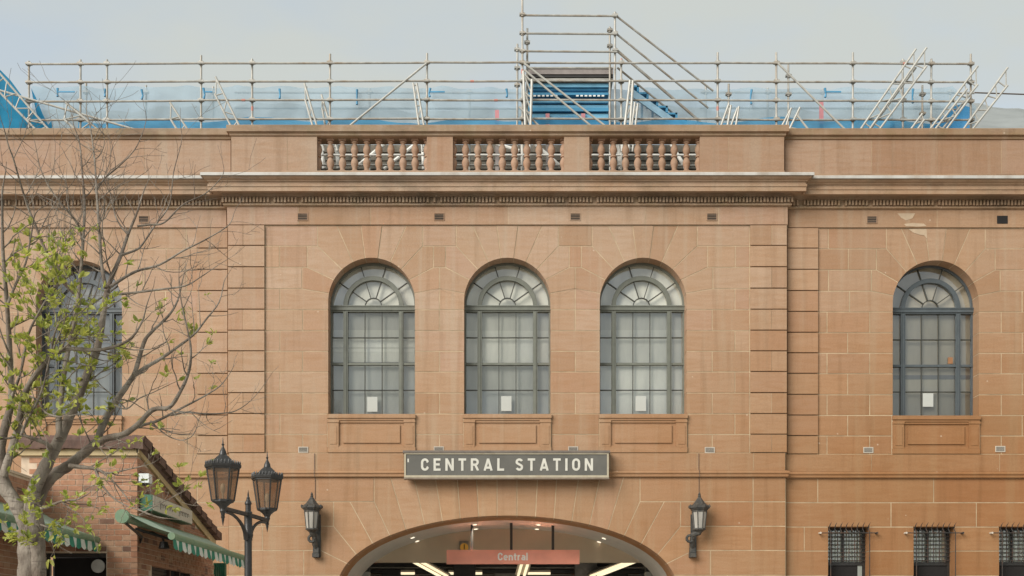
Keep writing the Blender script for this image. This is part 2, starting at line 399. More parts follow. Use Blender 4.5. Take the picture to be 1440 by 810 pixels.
AX, AZ, AA, AB = wx(713), wz(825), 238 / 66., 100 / 66.
def ell(t, e=0.0): return (AX + (AA + e) * math.cos(t), AZ + (AB + e) * math.sin(t))
def entry_poly(e=0.0, n=40): return [(AX - AA - e, -.2), (AX + AA + e, -.2)] + [ell(math.pi * i / n, e) for i in range(n + 1)]
bL, bR = wx(321), wx(1106)
core_c = holed_slab('central_wall', [(bL + .02, 0), (bR - .02, 0), (bR - .02, wz(291)), (bL + .02, wz(291))],
                    [arch_poly(c, .006) for c in WCX] + [[(x, max(z, .001)) for x, z in entry_poly(.006)]], .006, DEP - .01, M_mortar, B)
GW = [(wx(1164.5 + 120.2 * i, WY), wx(1222.5 + 120.2 * i, WY)) for i in range(3)]     # barred window openings
GZ1, GZ0 = wz(739, WY), wz(905, WY)
XE = 15.0
core_r = holed_slab('side_wall', [(bR - .03, 0), (XE, 0), (XE, wz(291)), (bR - .03, wz(291))],
                    [arch_poly(WRX, .006)] + [[(a - .006, GZ0), (b + .006, GZ0), (b + .006, GZ1 + .006), (a - .006, GZ1 + .006)] for a, b in GW], WY + .006, WY + DEP - .01, M_mortar, B)
core_l = holed_slab('side_wall', [(-XE, 0), (bL + .03, 0), (bL + .03, wz(291)), (-XE, wz(291))], [arch_poly(WLX, .006)], WY + .006, WY + DEP - .01, M_mortar, B)

SB = MB()
def stone(poly, Y, parent, name='stone', m=None, noins=(), dep=DEP, proud=0.0, j=J):
    d = [0 if i in noins else j for i in range(len(poly))]
    q = inset(poly, d)
    pr = proud + random.uniform(-.0015, .0025)
    return MB().prism(q, Y - pr, Y + dep).build(name, m or M_stone, parent)
def rect(x0, x1, z0, z1): return [(x0, z0), (x1, z0), (x1, z1), (x0, z1)]
def rs(a, b, k, Y, parent, rows=RZ, noins=(), **kw):
    lo, hi = min(a, b), max(a, b)
    return stone(rect(wx(lo, Y), wx(hi, Y), rows[k + 1], rows[k]), Y, parent, noins=noins, **kw)

# --- voussoirs of an arched window
ANG = [8.5, 25.5, 42.8, 60.6, 79.6]
def voussoirs(cx, Y, par, offL, offR):
    s = S(0)
    def A(deg, sg): a = R(deg); return (cx + sg * WHALF * math.sin(a), WSPR + WHALF * math.cos(a))
    def arc(d0, d1, sg, n=4): return [A(d0 + (d1 - d0) * i / n, sg) for i in range(n + 1)]
    def st(pts, na, nm='voussoir', **kw): stone(pts, Y, par, nm, noins=range(na), **kw)
    # keystone, a little proud
    ks = [A(-8.5 + 17 * i / 4, 1) for i in range(5)]
    stone(ks + [(cx + 15 / s, RZ[0]), (cx - 15 / s, RZ[0])], Y, par, 'keystone', noins=range(4), proud=.008)
    for sg, (v1, v2, v3, v4, v5) in ((-1, offL), (1, offR)):
        X = lambda o: cx + sg * o / s
        st(arc(8.5, 25.5, sg) + [(X(v1), RZ[0]), (X(15), RZ[0])], 4)
        st(arc(25.5, 42.8, sg) + [(X(v2), RZ[1]), (X(v2), RZ[0]), (X(v1), RZ[0])], 4)
        st(arc(42.8, 60.6, sg) + [(X(v3), RZ[2]), (X(v3), RZ[1]), (X(v2), RZ[1])], 4)
        st(arc(60.6, 79.6, sg) + [(X(v4), RZ[3]), (X(v4), RZ[2]), (X(v3), RZ[2])], 4)
        st(arc(79.6, 90, sg, 3) + [(cx + sg * WHALF, RZ[4]), (X(v5), RZ[4]), (X(v5), RZ[3]), (X(v4), RZ[3])], 4)
INN = (49, 72, 87, 95.5, 95.5); OUT = (49, 76, 90.5, 98, 129)
OUTW = (49, 70, 84, 91, 122)
voussoirs(WCX[0], 0, core_c, OUT, INN); voussoirs(WCX[1], 0, core_c, INN, INN); voussoirs(WCX[2], 0, core_c, INN, OUT)
voussoirs(WRX, WY, core_r, OUTW, OUTW); voussoirs(WLX, WY, core_l, OUTW, OUTW)
def bay(a, b, k, side=0, **kw):          # a,b px on the right half; mirrored copy on the left
    rs(a, b, k, 0, core_c, **kw)
    if side == 0: rs(1427 - a, 1427 - b, k, 0, core_c, **kw)
WN1 = 904.5 + 61
bay(980.5, 1054, 0); bay(995, 1034, 1); bay(1034, 1054, 1); bay(1002.5, 1054, 2); bay(1033.5, 1054, 3)
for c0 in (522.5, 713.5):
    rs(c0 + 72, c0 + 191 - 72, 0, 0, core_c); rs(c0 + 87, c0 + 191 - 87, 1, 0, core_c)
for k in range(4, 11):
    e = 61 if k < 9 else 62
    nl = (3,) if k < 9 else ()
    x = 1001.5 if k % 2 == 0 else 1033.5
    a = 904.5 + e
    for mir in (0, 1):
        f = (lambda p: 1427 - p) if mir else (lambda p: p)
        rs(f(a), f(x), k, 0, core_c, noins=((1,) if mir else (3,)) if k < 9 else ()); rs(f(x), f(1054), k, 0, core_c)
    for c0 in (522.5, 713.5):
        l, r_ = c0 + e, c0 + 191 - e
        if k % 2 == 0:
            rs(l, (l + r_) / 2, k, 0, core_c, noins=(3,) if k < 9 else ()); rs((l + r_) / 2, r_, k, 0, core_c, noins=(1,) if k < 9 else ())
        else: rs(l, r_, k, 0, core_c, noins=(1, 3) if k < 9 else ())
# quoin strips: proud blocks with open, shadowed bed joints
for k in range(11):
    for mir in (0, 1):
        f = (lambda p: 1427 - p) if mir else (lambda p: p)
        def q(a, b, Y, par):
            lo, hi = sorted((f(a), f(b)))
            x0, x1 = wx(lo, Y), wx(hi, Y)
            poly = [(x0 + .004, RZ[k + 1] + .012), (x1 - .004, RZ[k + 1] + .012), (x1 - .004, RZ[k] - .012), (x0 + .004, RZ[k] - .012)]
            MB().prism(poly, Y - .045 + random.uniform(-.004, .004), Y + .3).build('quoin', M_quoin, par)
        mb_ = sorted((f(1055), f(1105.5))); MB().box(wx(mb_[0]), wx(mb_[1]), -.036, .2, RZ[k + 1] + .016, RZ[k] - .016).build('joint_mortar', M_mortar, core_c)
        if k % 2 == 0: q(1054.5, 1084.5, 0, core_c); q(1084.7, 1106, 0, core_c)
        else: q(1054.5, 1106, 0, core_c)
        q(1106.5, 1150, WY, core_r if not mir else core_l)
# wing stones
def wing(a, b, k, rows=RZ, mirror=True, right=True, noR=(), **kw):
    if right: rs(a, b, k, WY, core_r, rows, noins=noR, **kw)
    if mirror: rs(1427 - a, 1427 - b, k, WY, core_l, rows, noins=tuple({1: 3, 3: 1}[i] for i in noR), **kw)
W0, W1x = 1316 - 60.6, 1316 + 60.6
for seg in [(1150, 1165, 0), (1165, 1246.5, 0), (1385.5, 1470, 0), (1470, 1700, 0), (1150, 1193, 1), (1193, 1232.5, 1), (1399.5, 1456, 1), (1456, 1700, 1),
            (1150, 1165, 2), (1165, 1225.5, 2), (1406.5, 1470, 2), (1470, 1700, 2), (1150, 1194.5, 3), (1437.5, 1500, 3), (1500, 1700, 3)]:
    wing(*seg)
for k in range(4, 11):
    nr = k < 9
    a, b = (W0, W1x) if nr else (1316 - 62, 1316 + 62)
    if k % 2 == 0:
        wing(1150, 1163, k); wing(1163, 1223, k); wing(1223, a, k, noR=(1,) if nr else ()); wing(b, 1408, k, noR=(3,) if nr else ()); wing(1408, 1470, k); wing(1470, 1700, k)
    else:
        wing(1150, 1192, k); wing(1192, a, k, noR=(1,) if nr else ()); wing(b, 1437.5, k, noR=(3,) if nr else ()); wing(1437.5, 1500, k); wing(1500, 1700, k)
# --- lower storey, bay: entrance arch voussoirs
def arcx(dx): return AZ + AB * math.sqrt(max(0, 1 - (dx / 66 / AA) ** 2))
def EP(dx): return (AX + dx / 66, arcx(dx))
def earc(d0, d1, n=5): return [EP(d0 + (d1 - d0) * i / n) for i in range(n + 1)]
tops = [14, 43, 70, 101, 131, 164, 187]; bots = [14, 40, 66, 91, 116, 142, 165]
def est(poly, na, nm='voussoir'): stone(poly, 0, core_c, nm, noins=range(na), dep=DEP)
est(earc(-14, 14) + [(AX + 14 / 66, LZ[0]), (AX - 14 / 66, LZ[0])], 5, 'keystone')
for sg in (-1, 1):
    X = lambda d: AX + sg * d / 66
    for i in range(5):
        est(earc(sg * bots[i], sg * bots[i + 1]) + [(X(tops[i + 1]), LZ[0]), (X(tops[i]), LZ[0])], 5)
    est(earc(sg * 142, sg * 165) + [(X(187), LZ[1]), (X(187), LZ[0]), (X(164), LZ[0])], 5)
    est(earc(sg * 165, sg * 189) + [(X(221), LZ[1]), (X(187), LZ[1])], 5)
    est(earc(sg * 189, sg * 212) + [(X(244), LZ[2]), (X(244), LZ[1]), (X(221), LZ[1])], 5)
    est(earc(sg * 212, sg * 225) + [(X(262), LZ[3]), (X(262), LZ[2]), (X(244), LZ[2])], 5)
    est(earc(sg * 225, sg * 234.9) + [(X(286), LZ[4]), (X(286), LZ[3]), (X(262), LZ[3])], 5)
    est([EP(sg * 234.9), EP(sg * 236.5), EP(sg * 237.6), (X(238), AZ), (X(238), LZ[5]), (X(310), LZ[5]), (X(310), LZ[4])], 4)
f0 = 713
for a, b, k in [(187, 346, 0), (346, 391.8, 0), (244, 346, 1), (346, 391.8, 1), (262, 344, 2), (344, 391.8, 2), (286, 391.8, 3), (310, 391.8, 4)]:
    rs(f0 + a, f0 + b, k, 0, core_c, LZ); rs(f0 - a, f0 - b, k, 0, core_c, LZ)
# wings lower
for a, b, k in [(1105, 1150, 0), (1150, 1313, 0), (1313, 1470, 0), (1470, 1700, 0), (1105, 1253, 1), (1253, 1373, 1), (1373, 1500, 1), (1500, 1700, 1)]: wing(a, b, k, LZ)
for k in (2, 3, 4):
    if k != 3: wing(1105, 1131, k, LZ, mirror=False); wing(1131, 1164.5, k, LZ, mirror=False, noR=(1,))
    else: wing(1105, 1164.5, k, LZ, mirror=False, noR=(1,))
    wing(1222.5, 1284.7, k, LZ, mirror=False, noR=(1, 3)); wing(1342.7, 1404.9, k, LZ, mirror=False, noR=(1, 3)); wing(1462.9, 1700, k, LZ, mirror=False, noR=(3,))
    c = 30 if k % 2 else 0
    for a, b in [(1105, 1131 + c), (1131 + c, 1210 + c), (1210 + c, 1330 + c), (1330 + c, 1450), (1450, 1700)]: wing(a, b, k, LZ, right=False)
# plinth below the frame
pl = MB(); zb = LZ[5] - .01
pl.box(wx(321.5), AX - AA, -.002, DEP, 0, zb).box(AX + AA, wx(1104.5), -.002, DEP, 0, zb)
pl.box(-XE, bL + .03, WY - .001, WY + DEP, 0, zb).box(bR - .03, GW[0][0], WY - .001, WY + DEP, 0, zb)
for i in range(3):
    a = GW[i][1]; b = GW[i + 1][0] if i < 2 else XE
    pl.box(a, b, WY - .001, WY + DEP, 0, zb); pl.box(GW[i][0], GW[i][1], WY - .001, WY + DEP, 0, GZ0)
pl.build('plinth', M_stone, B)
# bed under frieze/ band: frieze stones (3 cm proud)
FZ0, FZ1 = wz(317), wz(290.5)
def bandstones(edges, Y, z0, z1, par, proud, nm, m=M_stone):
    for a, b in zip(edges[:-1], edges[1:]):
        stone(rect(wx(a, Y), wx(b, Y), z0, z1), Y, par, nm, m=m, proud=proud, dep=.3, j=.005)
bandstones([319.5, 420, 521.5, 714.5, 907, 1010, 1107.5], 0, FZ0 + .004, FZ1, core_c, .035, 'frieze_stone')
bandstones([1108, 1317, 1440, 1700], WY, FZ0 + .004, FZ1, core_r, .035, 'frieze_stone')
bandstones([-272, -20, 110, 210, 319], WY, FZ0 + .004, FZ1, core_l, .035, 'frieze_stone')
for a_, b_, Y_, c_ in ((320.5, 1106.5, 0, core_c), (1109, 1699, WY, core_r), (-271, 318, WY, core_l)):
    MB().box(wx(a_, Y_), wx(b_, Y_), Y_ - .031, Y_ + .2, FZ0 + .012, FZ1 - .01).box(wx(max(a_, 325) if Y_ == 0 else a_, Y_), wx(min(b_, 1102) if Y_ == 0 else (b_ if b_ > 1000 else 318), Y_), Y_ - .025, Y_ + .2, wz(661.6), wz(637.5)).build('joint_mortar', M_mortar, c_)
BZ1, BZ0 = wz(637), wz(662)
bandstones([323, 445, 568, 713, 858, 980, 1059, 1104], 0, BZ0, BZ1 - .004, core_c, .03, 'band_stone')
bandstones([1104.5, 1225, 1405, 1700], WY, BZ0, BZ1 - .004, core_r, .03, 'band_stone')
bandstones([-272, 20, 200, 322.5], WY, BZ0, BZ1 - .004, core_l, .03, 'band_stone')

# --- swept mouldings (profile of (projection, z)) round the bay's breaks
def sweep(name, prof, xl, xr, m, parent, wy=WY, y0=0.0, smooth=False):
    mb = MB(); n = len(prof); st = []
    for (d, z) in prof:
        st.append([(-XE, y0 + wy - d, z), (xl - d, y0 + wy - d, z), (xl - d, y0 - d, z), (xr + d, y0 - d, z), (xr + d, y0 + wy - d, z), (XE, y0 + wy - d, z)])
    for j in range(5):
        v = [s_[j] for s_ in st] + [s_[j + 1] for s_ in st]
        mb.add(v, [(i, i + n, i + 1 + n, i + 1) for i in range(n - 1)])
    return mb.build(name, m, parent, smooth)
def pz(py, d): return wz(py, -d)
def prof(lst): return [(d, pz(p, d)) for d, p in lst]
zs = pz(268.5, .34)
cor = prof([(-.25, 241.5), (.44, 242.5), (.455, 243.5), (.45, 246), (.44, 248.5), (.41, 251), (.375, 253), (.36, 255), (.335, 255.5), (.335, 258.3), (.355, 258.8), (.355, 262), (.34, 262.3), (.34, 268.5)])
cor += [(.30, zs), (.30, zs + .025), (.115, zs + .03), (.10, zs - .03), (.085, zs - .035)]
sweep('cornice', cor, bL, bR, M_trim, B)
dz1, dz0 = zs - .035, wz(286.3, -.08)
sweep('dentil_bed', [(.086, dz1 + .02), (.07, dz1), (.07, dz0), (.10, dz0 - .006), (.095, dz0 - .03), (.06, dz0 - .045), (.06, FZ1 - .012), (.02, FZ1 - .012)], bL, bR, M_sooty, B)
zf0, zf1 = pz(246.2, .475), pz(242.0, .475)
sweep('lead_flashing', [(.2, zf1 + .02), (.472, zf1), (.478, zf1 - .012), (.478, zf0), (.46, zf0)], bL, bR, M_lead, B)
# dentils: about seven centimetres apart, too small to pick apart
de = MB(); pit = .0735
def dentrow(x0, x1, y):
    n = int((x1 - x0) / pit); p_ = (x1 - x0) / n
    for i in range(n):
        x = x0 + (i + .5) * p_ + random.uniform(-.003, .003); w_ = .021 + random.uniform(-.003, .002)
        if random.random() < .035: continue
        b_ = random.uniform(0, .015)
        de.box(x - w_, x + w_, y - .135 + random.uniform(0, .012), y - .069, dz0 + .012 + b_, dz1 - .012)
dentrow(bL - .13, bR + .13, 0); dentrow(-XE, bL - .14, WY); dentrow(bR + .14, XE, WY)
o = stuff(de.build('dentils', M_sooty, B))
# string course below the band
sm = prof([(.0, 661), (.075, 662.3), (.085, 663.5), (.085, 665.2), (.07, 666.2), (.06, 667), (.065, 669), (.05, 670.7), (.0, 671.2)])
sweep('string_course', sm, wx(322.5), wx(1104), M_sill, B)

# --- parapet
PY = .25; PT = .42
pLx, pRx = wx(325, PY), wx(1103, PY)
pz0, pzb, pz1, pzt = 11.36, wz(240.6, PY), wz(192, PY), wz(177, PY)
parap = MB().box(pLx, pRx, PY - .03, PY + PT, pz0, pzb).box(-XE, pLx + .01, PY + WY - .03, PY + WY + PT, pz0, pzb).box(pRx - .01, XE, PY + WY - .03, PY + WY + PT, pz0, pzb).build('parapet_base', M_trim, B)
def panel(a, b, Y): 
    stone(rect(wx(a, Y), wx(b, Y), pzb, pz1), Y, parap, 'parapet_stone', m=M_stone, dep=PT, j=.004)
for a, b in [(325, 404), (404, 446), (600, 637), (793, 829), (984, 1024), (1024, 1103)]: panel(a, b, PY)
for a, b in [(1103.5, 1226), (1226, 1318), (1318, 1408), (1408, 1700), (203, 324.5), (84, 203), (-30, 84), (-272, -30)]: panel(a, b, PY + WY)
for a_, b_, Y_ in ((326, 445, PY), (601, 636, PY), (794, 828, PY), (985, 1102, PY), (1105, 1699, PY + WY), (-271, 323, PY + WY)): MB().box(wx(a_, Y_), wx(b_, Y_), Y_ + .004, Y_ + .3, pzb + .01, pz1 - .01).build('joint_mortar', M_mortar, parap)
cp = [(-PT - .06, pzt - .07), (-PT - .06, pzt), (-.1, pzt + .01), (.075, pzt - .006), (.085, pzt - .02), (.085, wz(184.5, PY - .08)), (.06, wz(185, PY - .06)), (.055, wz(187.5, PY)), (.03, wz(188.2, PY)), (.03, wz(191, PY)), (.0, wz(192, PY)), (-PT, wz(192, PY))]
sweep('coping', cp, pLx, pRx, M_cope, B, y0=PY)
# balusters
bh = pz1 - pzb; bp_ = [(.0, 0)]
def bal_mesh():
    mb = MB(); h = bh
    mb.box(-.078, .078, -.078, .078, 0, .055 * h / .75); mb.box(-.078, .078, -.078, .078, h * .945, h)
    pr = [(.07, .075), (.078, .10), (.055, .13), (.060, .17), (.088, .27), (.092, .33), (.075, .40), (.050, .455), (.046, .475), (.072, .485), (.076, .505), (.072, .525), (.050, .54), (.06, .57), (.088, .65), (.090, .71), (.072, .79), (.048, .855), (.050, .875), (.072, .89), (.078, .915), (.07, .935)]
    mb.lathe([(r * .90, z * h) for r, z in pr], (0, 0, 0), 14)
    me = mb.mesh('baluster', M_balu)
    for p in me.polygons: p.use_smooth = len(p.vertices) == 4 and abs(p.normal.z) < .97
    me.set_sharp_from_angle(angle=R(45)); return me
BM = bal_mesh()
for a, b in [(446, 600), (637, 793), (829, 984)]:
    n = 9; st_ = (b - a) / n
    for i in range(n + 1):
        x = wx(a + i * st_, PY)
        o = link('baluster', BM, parap, (x, PY + .17, pzb)); o.rotation_euler.z = random.uniform(-.06, .06)
# vents
def vent(px, py, Y, m=M_vent, wpx=13, hpx=9, frame=False, openhole=False):
    s = S(Y); x, z = wx(px, Y), wz(py, Y); hw, hh = wpx / 2 / s, hpx / 2 / s
    p = MB()
    if openhole:
        v = MB().box(x - hw, x + hw, Y - .006, Y - .003, z - hh, z + hh).build('vent_hole', M_dark, B); return
    g = .014 if frame else .012
    p.box(x - hw - g, x + hw + g, Y - .012, Y - .001, z + hh, z + hh + g).box(x - hw - g, x + hw + g, Y - .012, Y - .001, z - hh - g, z - hh)
    p.box(x - hw - g, x - hw, Y - .012, Y - .001, z - hh, z + hh).box(x + hw, x + hw + g, Y - .012, Y - .001, z - hh, z + hh)
    v = p.build('air_vent', M_ventw if frame else M_quoin, B)
    MB().box(x - hw, x + hw, Y - .003, Y - .0015, z - hh, z + hh).build('vent_back', M_dark, v)
    for i in range(4):
        zz = z - hh + (i + .5) * 2 * hh / 4
        MB().box(x - hw, x + hw, Y - .010, Y - .004, zz - hh * .085, zz + hh * .085).build('vent_slat', m, v)
for px in (425.5, 617.5, 809, 1001): vent(px, 305, -.037)
vent(1226, 309, WY - .037); vent(202, 308.5, WY - .037); vent(1409.5, 309, WY - .037, openhole=True, wpx=15, hpx=11)
for px, py in ((426.5, 632.5), (617, 632), (806, 632), (998, 633)): vent(px, py, -.003, M_ventw, 12, 6.5, True)
for px, py in ((1221, 633), (1406.5, 631.5)): vent(px, py, WY - .003, M_ventw, 12, 6.5, True)

# --- sill and apron panel under each arched window
def apron(cx, Y, par):
    s = 66.; x = lambda d: cx + d / s
    MB().box(x(-62), x(62), Y - .075, Y + .34, wz(588.5), WSILL).box(x(-61), x(61), Y - .05, Y + .1, wz(591.5), wz(588.4)).build('sill', M_sill, B)
    p = MB()
    p.box(x(-61.5), x(61.5), Y + .0, Y + .2, wz(636.5), wz(591))
    p.box(x(-61.8), x(61.8), Y - .042, Y + .1, wz(636.6), wz(629))
    ap = p.build('apron', M_sill, B)
    for sg in (-1, 1):
        a, b = sorted((x(sg * 46), x(sg * 61)))
        q = MB().box(a, b, Y - .045, Y + .1, wz(629), wz(594.5)).box(a - .01, b + .01, Y - .06, Y + .1, wz(594.5), wz(591.6))
        q.box(a + .04, b - .04, Y - .055, Y, wz(625), wz(599)); q.build('apron_pilaster', M_sill, ap)
    q = MB().box(x(-45.6), x(45.6), Y - .03, Y + .05, wz(594.5), wz(591.8)).box(x(-45.6), x(45.6), Y - .03, Y + .05, wz(629), wz(627))
    q.build('apron_moulding', M_sill, ap)
    MB().box(x(-40), x(40), Y - .028, Y + .05, wz(623), wz(598)).build('apron_panel', M_sill, ap)
for c in WCX: apron(c, 0, core_c)
apron(WRX, WY, core_r); apron(WLX, WY, core_l)

# --- arched window joinery
def arched_window(cx, Y, mf, bands, fan):
    gy = Y + DEP; s = S(gy); zc = wz(430.5, gy) if Y == 0 else wz(430.5, DEP)
    s = S(DEP); X = lambda d: cx + d / s; Z = lambda p: wz(p, DEP)
    R0 = WHALF + .02; r1, r2, r3 = 42 / s, 36 / s, 11.7 / s
    y0, y1 = gy - .075, gy - .015
    z0, zt0, zt1 = WSILL, Z(440), Z(432)
    fr = MB()
    fr.box(cx - R0, cx + R0, y0 - .045, y1, zt0 + .03, zt1).box(cx - R0, cx + R0, y0 - .02, y1, zt0, zt0 + .03).box(cx - R0, cx + R0, y0 - .06, y1, zt1 - .02, zt1 + .005)
    for sg in (-1, 1):
        a, b = sorted((X(sg * 35.8), X(sg * 42))); fr.box(a, b, y0 - .03, y1, z0, zt0); fr.box(a + .03, b - .03, y0 - .045, y1, z0, zt0)
        a, b = sorted((cx + sg * (WHALF - .035), cx + sg * R0)); fr.box(a, b, y0, y1, z0, zt0)
    fr.box(cx - R0, cx + R0, y0, y1, z0, z0 + .05)
    fr.box(cx - R0, cx + R0, y0 - .012, y1, Z(514.6), Z(511.4))
    def ring(ra, rb, ya, yb, n=28):
        for i in range(n):
            t0, t1 = math.pi * i / n, math.pi * (i + 1) / n
            fr.prism([(cx + ra * math.cos(t0), zt1 + ra * math.sin(t0)), (cx + rb * math.cos(t0), zt1 + rb * math.sin(t0)), (cx + rb * math.cos(t1), zt1 + rb * math.sin(t1)), (cx + ra * math.cos(t1), zt1 + ra * math.sin(t1))], ya, yb)
    ring(r2, r1, y0 - .03, y1)
    RA = WHALF + (WSPR - zt1)       # outer ring fits the stone arch
    n = 28
    for i in range(n):
        t0, t1 = math.pi * i / n, math.pi * (i + 1) / n
        f = lambda r, t: (cx + r * math.cos(t), max(zt1, WSPR + r * math.sin(t)))
        fr.prism([f(WHALF - .04, t0), f(R0, t0), f(R0, t1), f(WHALF - .04, t1)], y0, y1)
    win = fr.build('arched_window', mf, B)
    bw = .0085; yb0, yb1 = y0 + .005, y1 - .01
    def bar(a, b, w_=bw):
        d = Vector((b[0] - a[0], b[1] - a[1])); d.normalize(); nx, nz_ = -d.y * w_, d.x * w_
        MB().prism([(a[0] + nx, a[1] + nz_), (a[0] - nx, a[1] - nz_), (b[0] - nx, b[1] - nz_), (b[0] + nx, b[1] + nz_)], yb0, yb1).build('glazing_bar', M_muntin, win)
    vx = [-60.5, -42, -36, -12, 12, 36, 42, 60.5]; hz = [440, 475.8, 513, 549.5, 583]
    for d in (-12, 12):
        bar((X(d), z0), (X(d), zt0))
    for h in (475.8, 549.5): bar((cx - WHALF, Z(h)), (cx + WHALF, Z(h)))
    for a in (-55, -17.5, 17.5, 55):
        sa, ca = math.sin(R(a)), math.cos(R(a))
        bar((cx + r3 * sa, zt1 + r3 * ca), (cx + r2 * sa, zt1 + r2 * ca), .0095)
        k = WHALF - .03; dz = WSPR - zt1
        # end on outer arch: |(t sa, t ca - dz)| = k
        t = ca * dz + math.sqrt(k * k - (sa * dz) ** 2)
        bar((cx + r1 * sa, zt1 + r1 * ca), (cx + t * sa, zt1 + t * ca), .0095)
    hb = MB()
    for i in range(10):
        t0, t1 = math.pi * i / 10, math.pi * (i + 1) / 10
        hb.prism([(cx + r * math.cos(t), zt1 + r * math.sin(t)) for r, t in ((r3 - .0095, t0), (r3 + .0095, t0), (r3 + .0095, t1), (r3 - .0095, t1))], yb0, yb1)
    hb.build('glazing_bar', M_muntin, win)
    # panes
    yp = (y0 + y1) / 2 + .012
    def pane(poly):
        tl = random.uniform(-.012, .012); tv = random.uniform(-.012, .012); cxp = sum(p[0] for p in poly) / len(poly); czp = sum(p[1] for p in poly) / len(poly)
        MB().add([(p[0], yp + (p[0] - cxp) * tl + (p[1] - czp) * tv, p[1]) for p in poly], [list(range(len(poly)))]).build('pane', M_glass, win)
    cols = [(-61, -42), (-36, -12), (-12, 12), (12, 36), (42, 61)]
    for (a, b) in cols:
        for h0, h1 in zip(hz[:-1], hz[1:]): pane(rect(X(a), X(b), Z(h1) if h1 != 583 else z0, Z(h0)))
    def sect(ra, rb, a0, a1, outer=False):
        pts = []
        for i in range(7):
            a = R(a0 + (a1 - a0) * i / 6)
            if outer:
                k = WHALF; dz = WSPR - zt1; t = math.cos(a) * dz + math.sqrt(k * k - (math.sin(a) * dz) ** 2)
            else: t = rb
            pts.append((cx + t * math.sin(a), zt1 + t * math.cos(a)))
        for i in range(6, -1, -1):
            a = R(a0 + (a1 - a0) * i / 6); pts.append((cx + ra * math.sin(a), zt1 + ra * math.cos(a)))
        pane(pts)
    aa = [-90, -55, -17.5, 17.5, 55, 90]
    for a0, a1 in zip(aa[:-1], aa[1:]): sect(r1, 0, a0, a1, True); sect(r3, r2, a0, a1)
    pane([(cx + r3 * math.cos(math.pi * i / 8), zt1 + r3 * math.sin(math.pi * i / 8)) for i in range(9)])
    # blinds and boards standing behind the glass
    yb = gy + .045
    for i, (p0, p1, c, off) in enumerate(bands):
        MB().box(cx - WHALF - .15, cx + WHALF + .15, yb + off * .6, yb + off * .6 + .01, Z(p1), Z(p0)).build('blind', blind(c), win)
    MB().box(cx - WHALF - .15, cx + WHALF + .15, yb + .004, yb + .012, Z(437.5), Z(355)).build('fanlight_board', blind(fan), win)
    MB().box(cx - WHALF - .2, cx + WHALF + .2, yb + .2, yb + .22, Z(600), Z(350)).build('backing', blind((.22, .22, .20)), win)
    return win
g1, g2, g3, g4 = (.54, .53, .47), (.66, .65, .57), (.76, .75, .66), (.85, .84, .75)
arched_window(WCX[0], 0, M_frameG, [(437, 463, g1, .06), (463, 479, g2, .05), (479, 487, g4, .04), (487, 490, g2, .05), (490, 494, g4, .03), (494, 508, g3, .04), (508, 586, (.55, .55, .49), .07)], (.70, .68, .59))
arched_window(WCX[1], 0, M_frameG, [(437, 464, g2, .06), (464, 475, g3, .05), (475, 513, g4, .03), (513, 586, (.55, .55, .49), .07)], (.74, .72, .62))
arched_window(WCX[2], 0, M_frameG, [(437, 463, g2, .06), (463, 516, g3, .05), (516, 586, g4, .03)], (.78, .76, .65))
arched_window(WRX, WY, M_frameB, [(437, 513, (.46, .42, .33), .05), (513, 524, (.40, .37, .30), .06), (524, 530, (.16, .17, .18), .05), (530, 550, (.46, .43, .35), .06), (550, 586, (.34, .315, .25), .07)], (.42, .37, .28))
arched_window(WLX, WY, M_frameB, [(437, 480, (.34, .34, .33), .06), (480, 513, (.42, .42, .41), .05), (513, 586, (.48, .50, .50), .05)], (.30, .29, .27))  # lowest band: pale blue reflection in the panes, put into the blind colour

# --- entrance passage
gy0 = DEP
sof = MB(); n = 40; pts = entry_poly(.0, n)[1:] + [(AX - AA, 0)]
pts[0] = (AX + AA, 0)
for a, b in zip(pts[:-1], pts[1:]):
    sof.add([(a[0], DEP - .03, a[1]), (b[0], DEP - .03, b[1]), (b[0], 1.05, b[1]), (a[0], 1.05, a[1])], [(0, 1, 2, 3)])
sof.build('arch_soffit', M_reveal, B)
# lit plaster vault behind
VE = .02; VD = 3.3
va = MB(); pe = [ell(math.pi * i / n, VE) for i in range(n + 1)]
for a, b in zip(pe[:-1], pe[1:]): va.add([(a[0], 1.05, a[1]), (b[0], 1.05, b[1]), (b[0], VD, b[1]), (a[0], VD, a[1])], [(0, 1, 2, 3)])
for sg in (-1, 1): x = AX + sg * (AA + VE); va.add([(x, 1.05, 0), (x, 1.05, AZ), (x, VD, AZ), (x, VD, 0)], [(0, 1, 2, 3)])
va.prism([ell(math.pi * i / n, VE + .02) for i in range(n + 1)] + [ell(math.pi * (n - i) / n, 0) for i in range(n + 1)], 1.03, 1.06)
vault = va.build('passage_vault', M_plaster, B)
zbm = wz(790.5, VD)
ty = MB(); arcp = [ell(math.pi * i / n, VE + .05) for i in range(n + 1)]; arcp = [p for p in arcp if p[1] > zbm]
xe = AA * math.sqrt(max(0, 1 - ((zbm - AZ) / AB) ** 2)) if zbm > AZ else AA
ty.prism([(AX + xe + .1, zbm)] + arcp + [(AX - xe - .1, zbm)], VD, VD + .3)
ty.build('tympanum_wall', M_tymp, B)
for i, (q0, q1, yy, m) in enumerate([(791.5, 796, 2.2, M_steel), (797.2, 799, 2.3, M_mid), (801, 806, 2.6, M_steel), (807.5, 809, 2.8, M_mid), (811, 818, 3.0, M_steel)]):
    Yb = VD + yy; MB().box(AX - 3.6, AX + 3.6, Yb, Yb + .2, wz(q1, Yb), wz(q0, Yb)).build('steel_beam', m, B)
con = MB(); zc_ = zbm + .35
con.box(-9, 9, VD + .3, 22, zc_, zc_ + .1); B_c = con.build('concourse_ceiling', M_ceil, B)
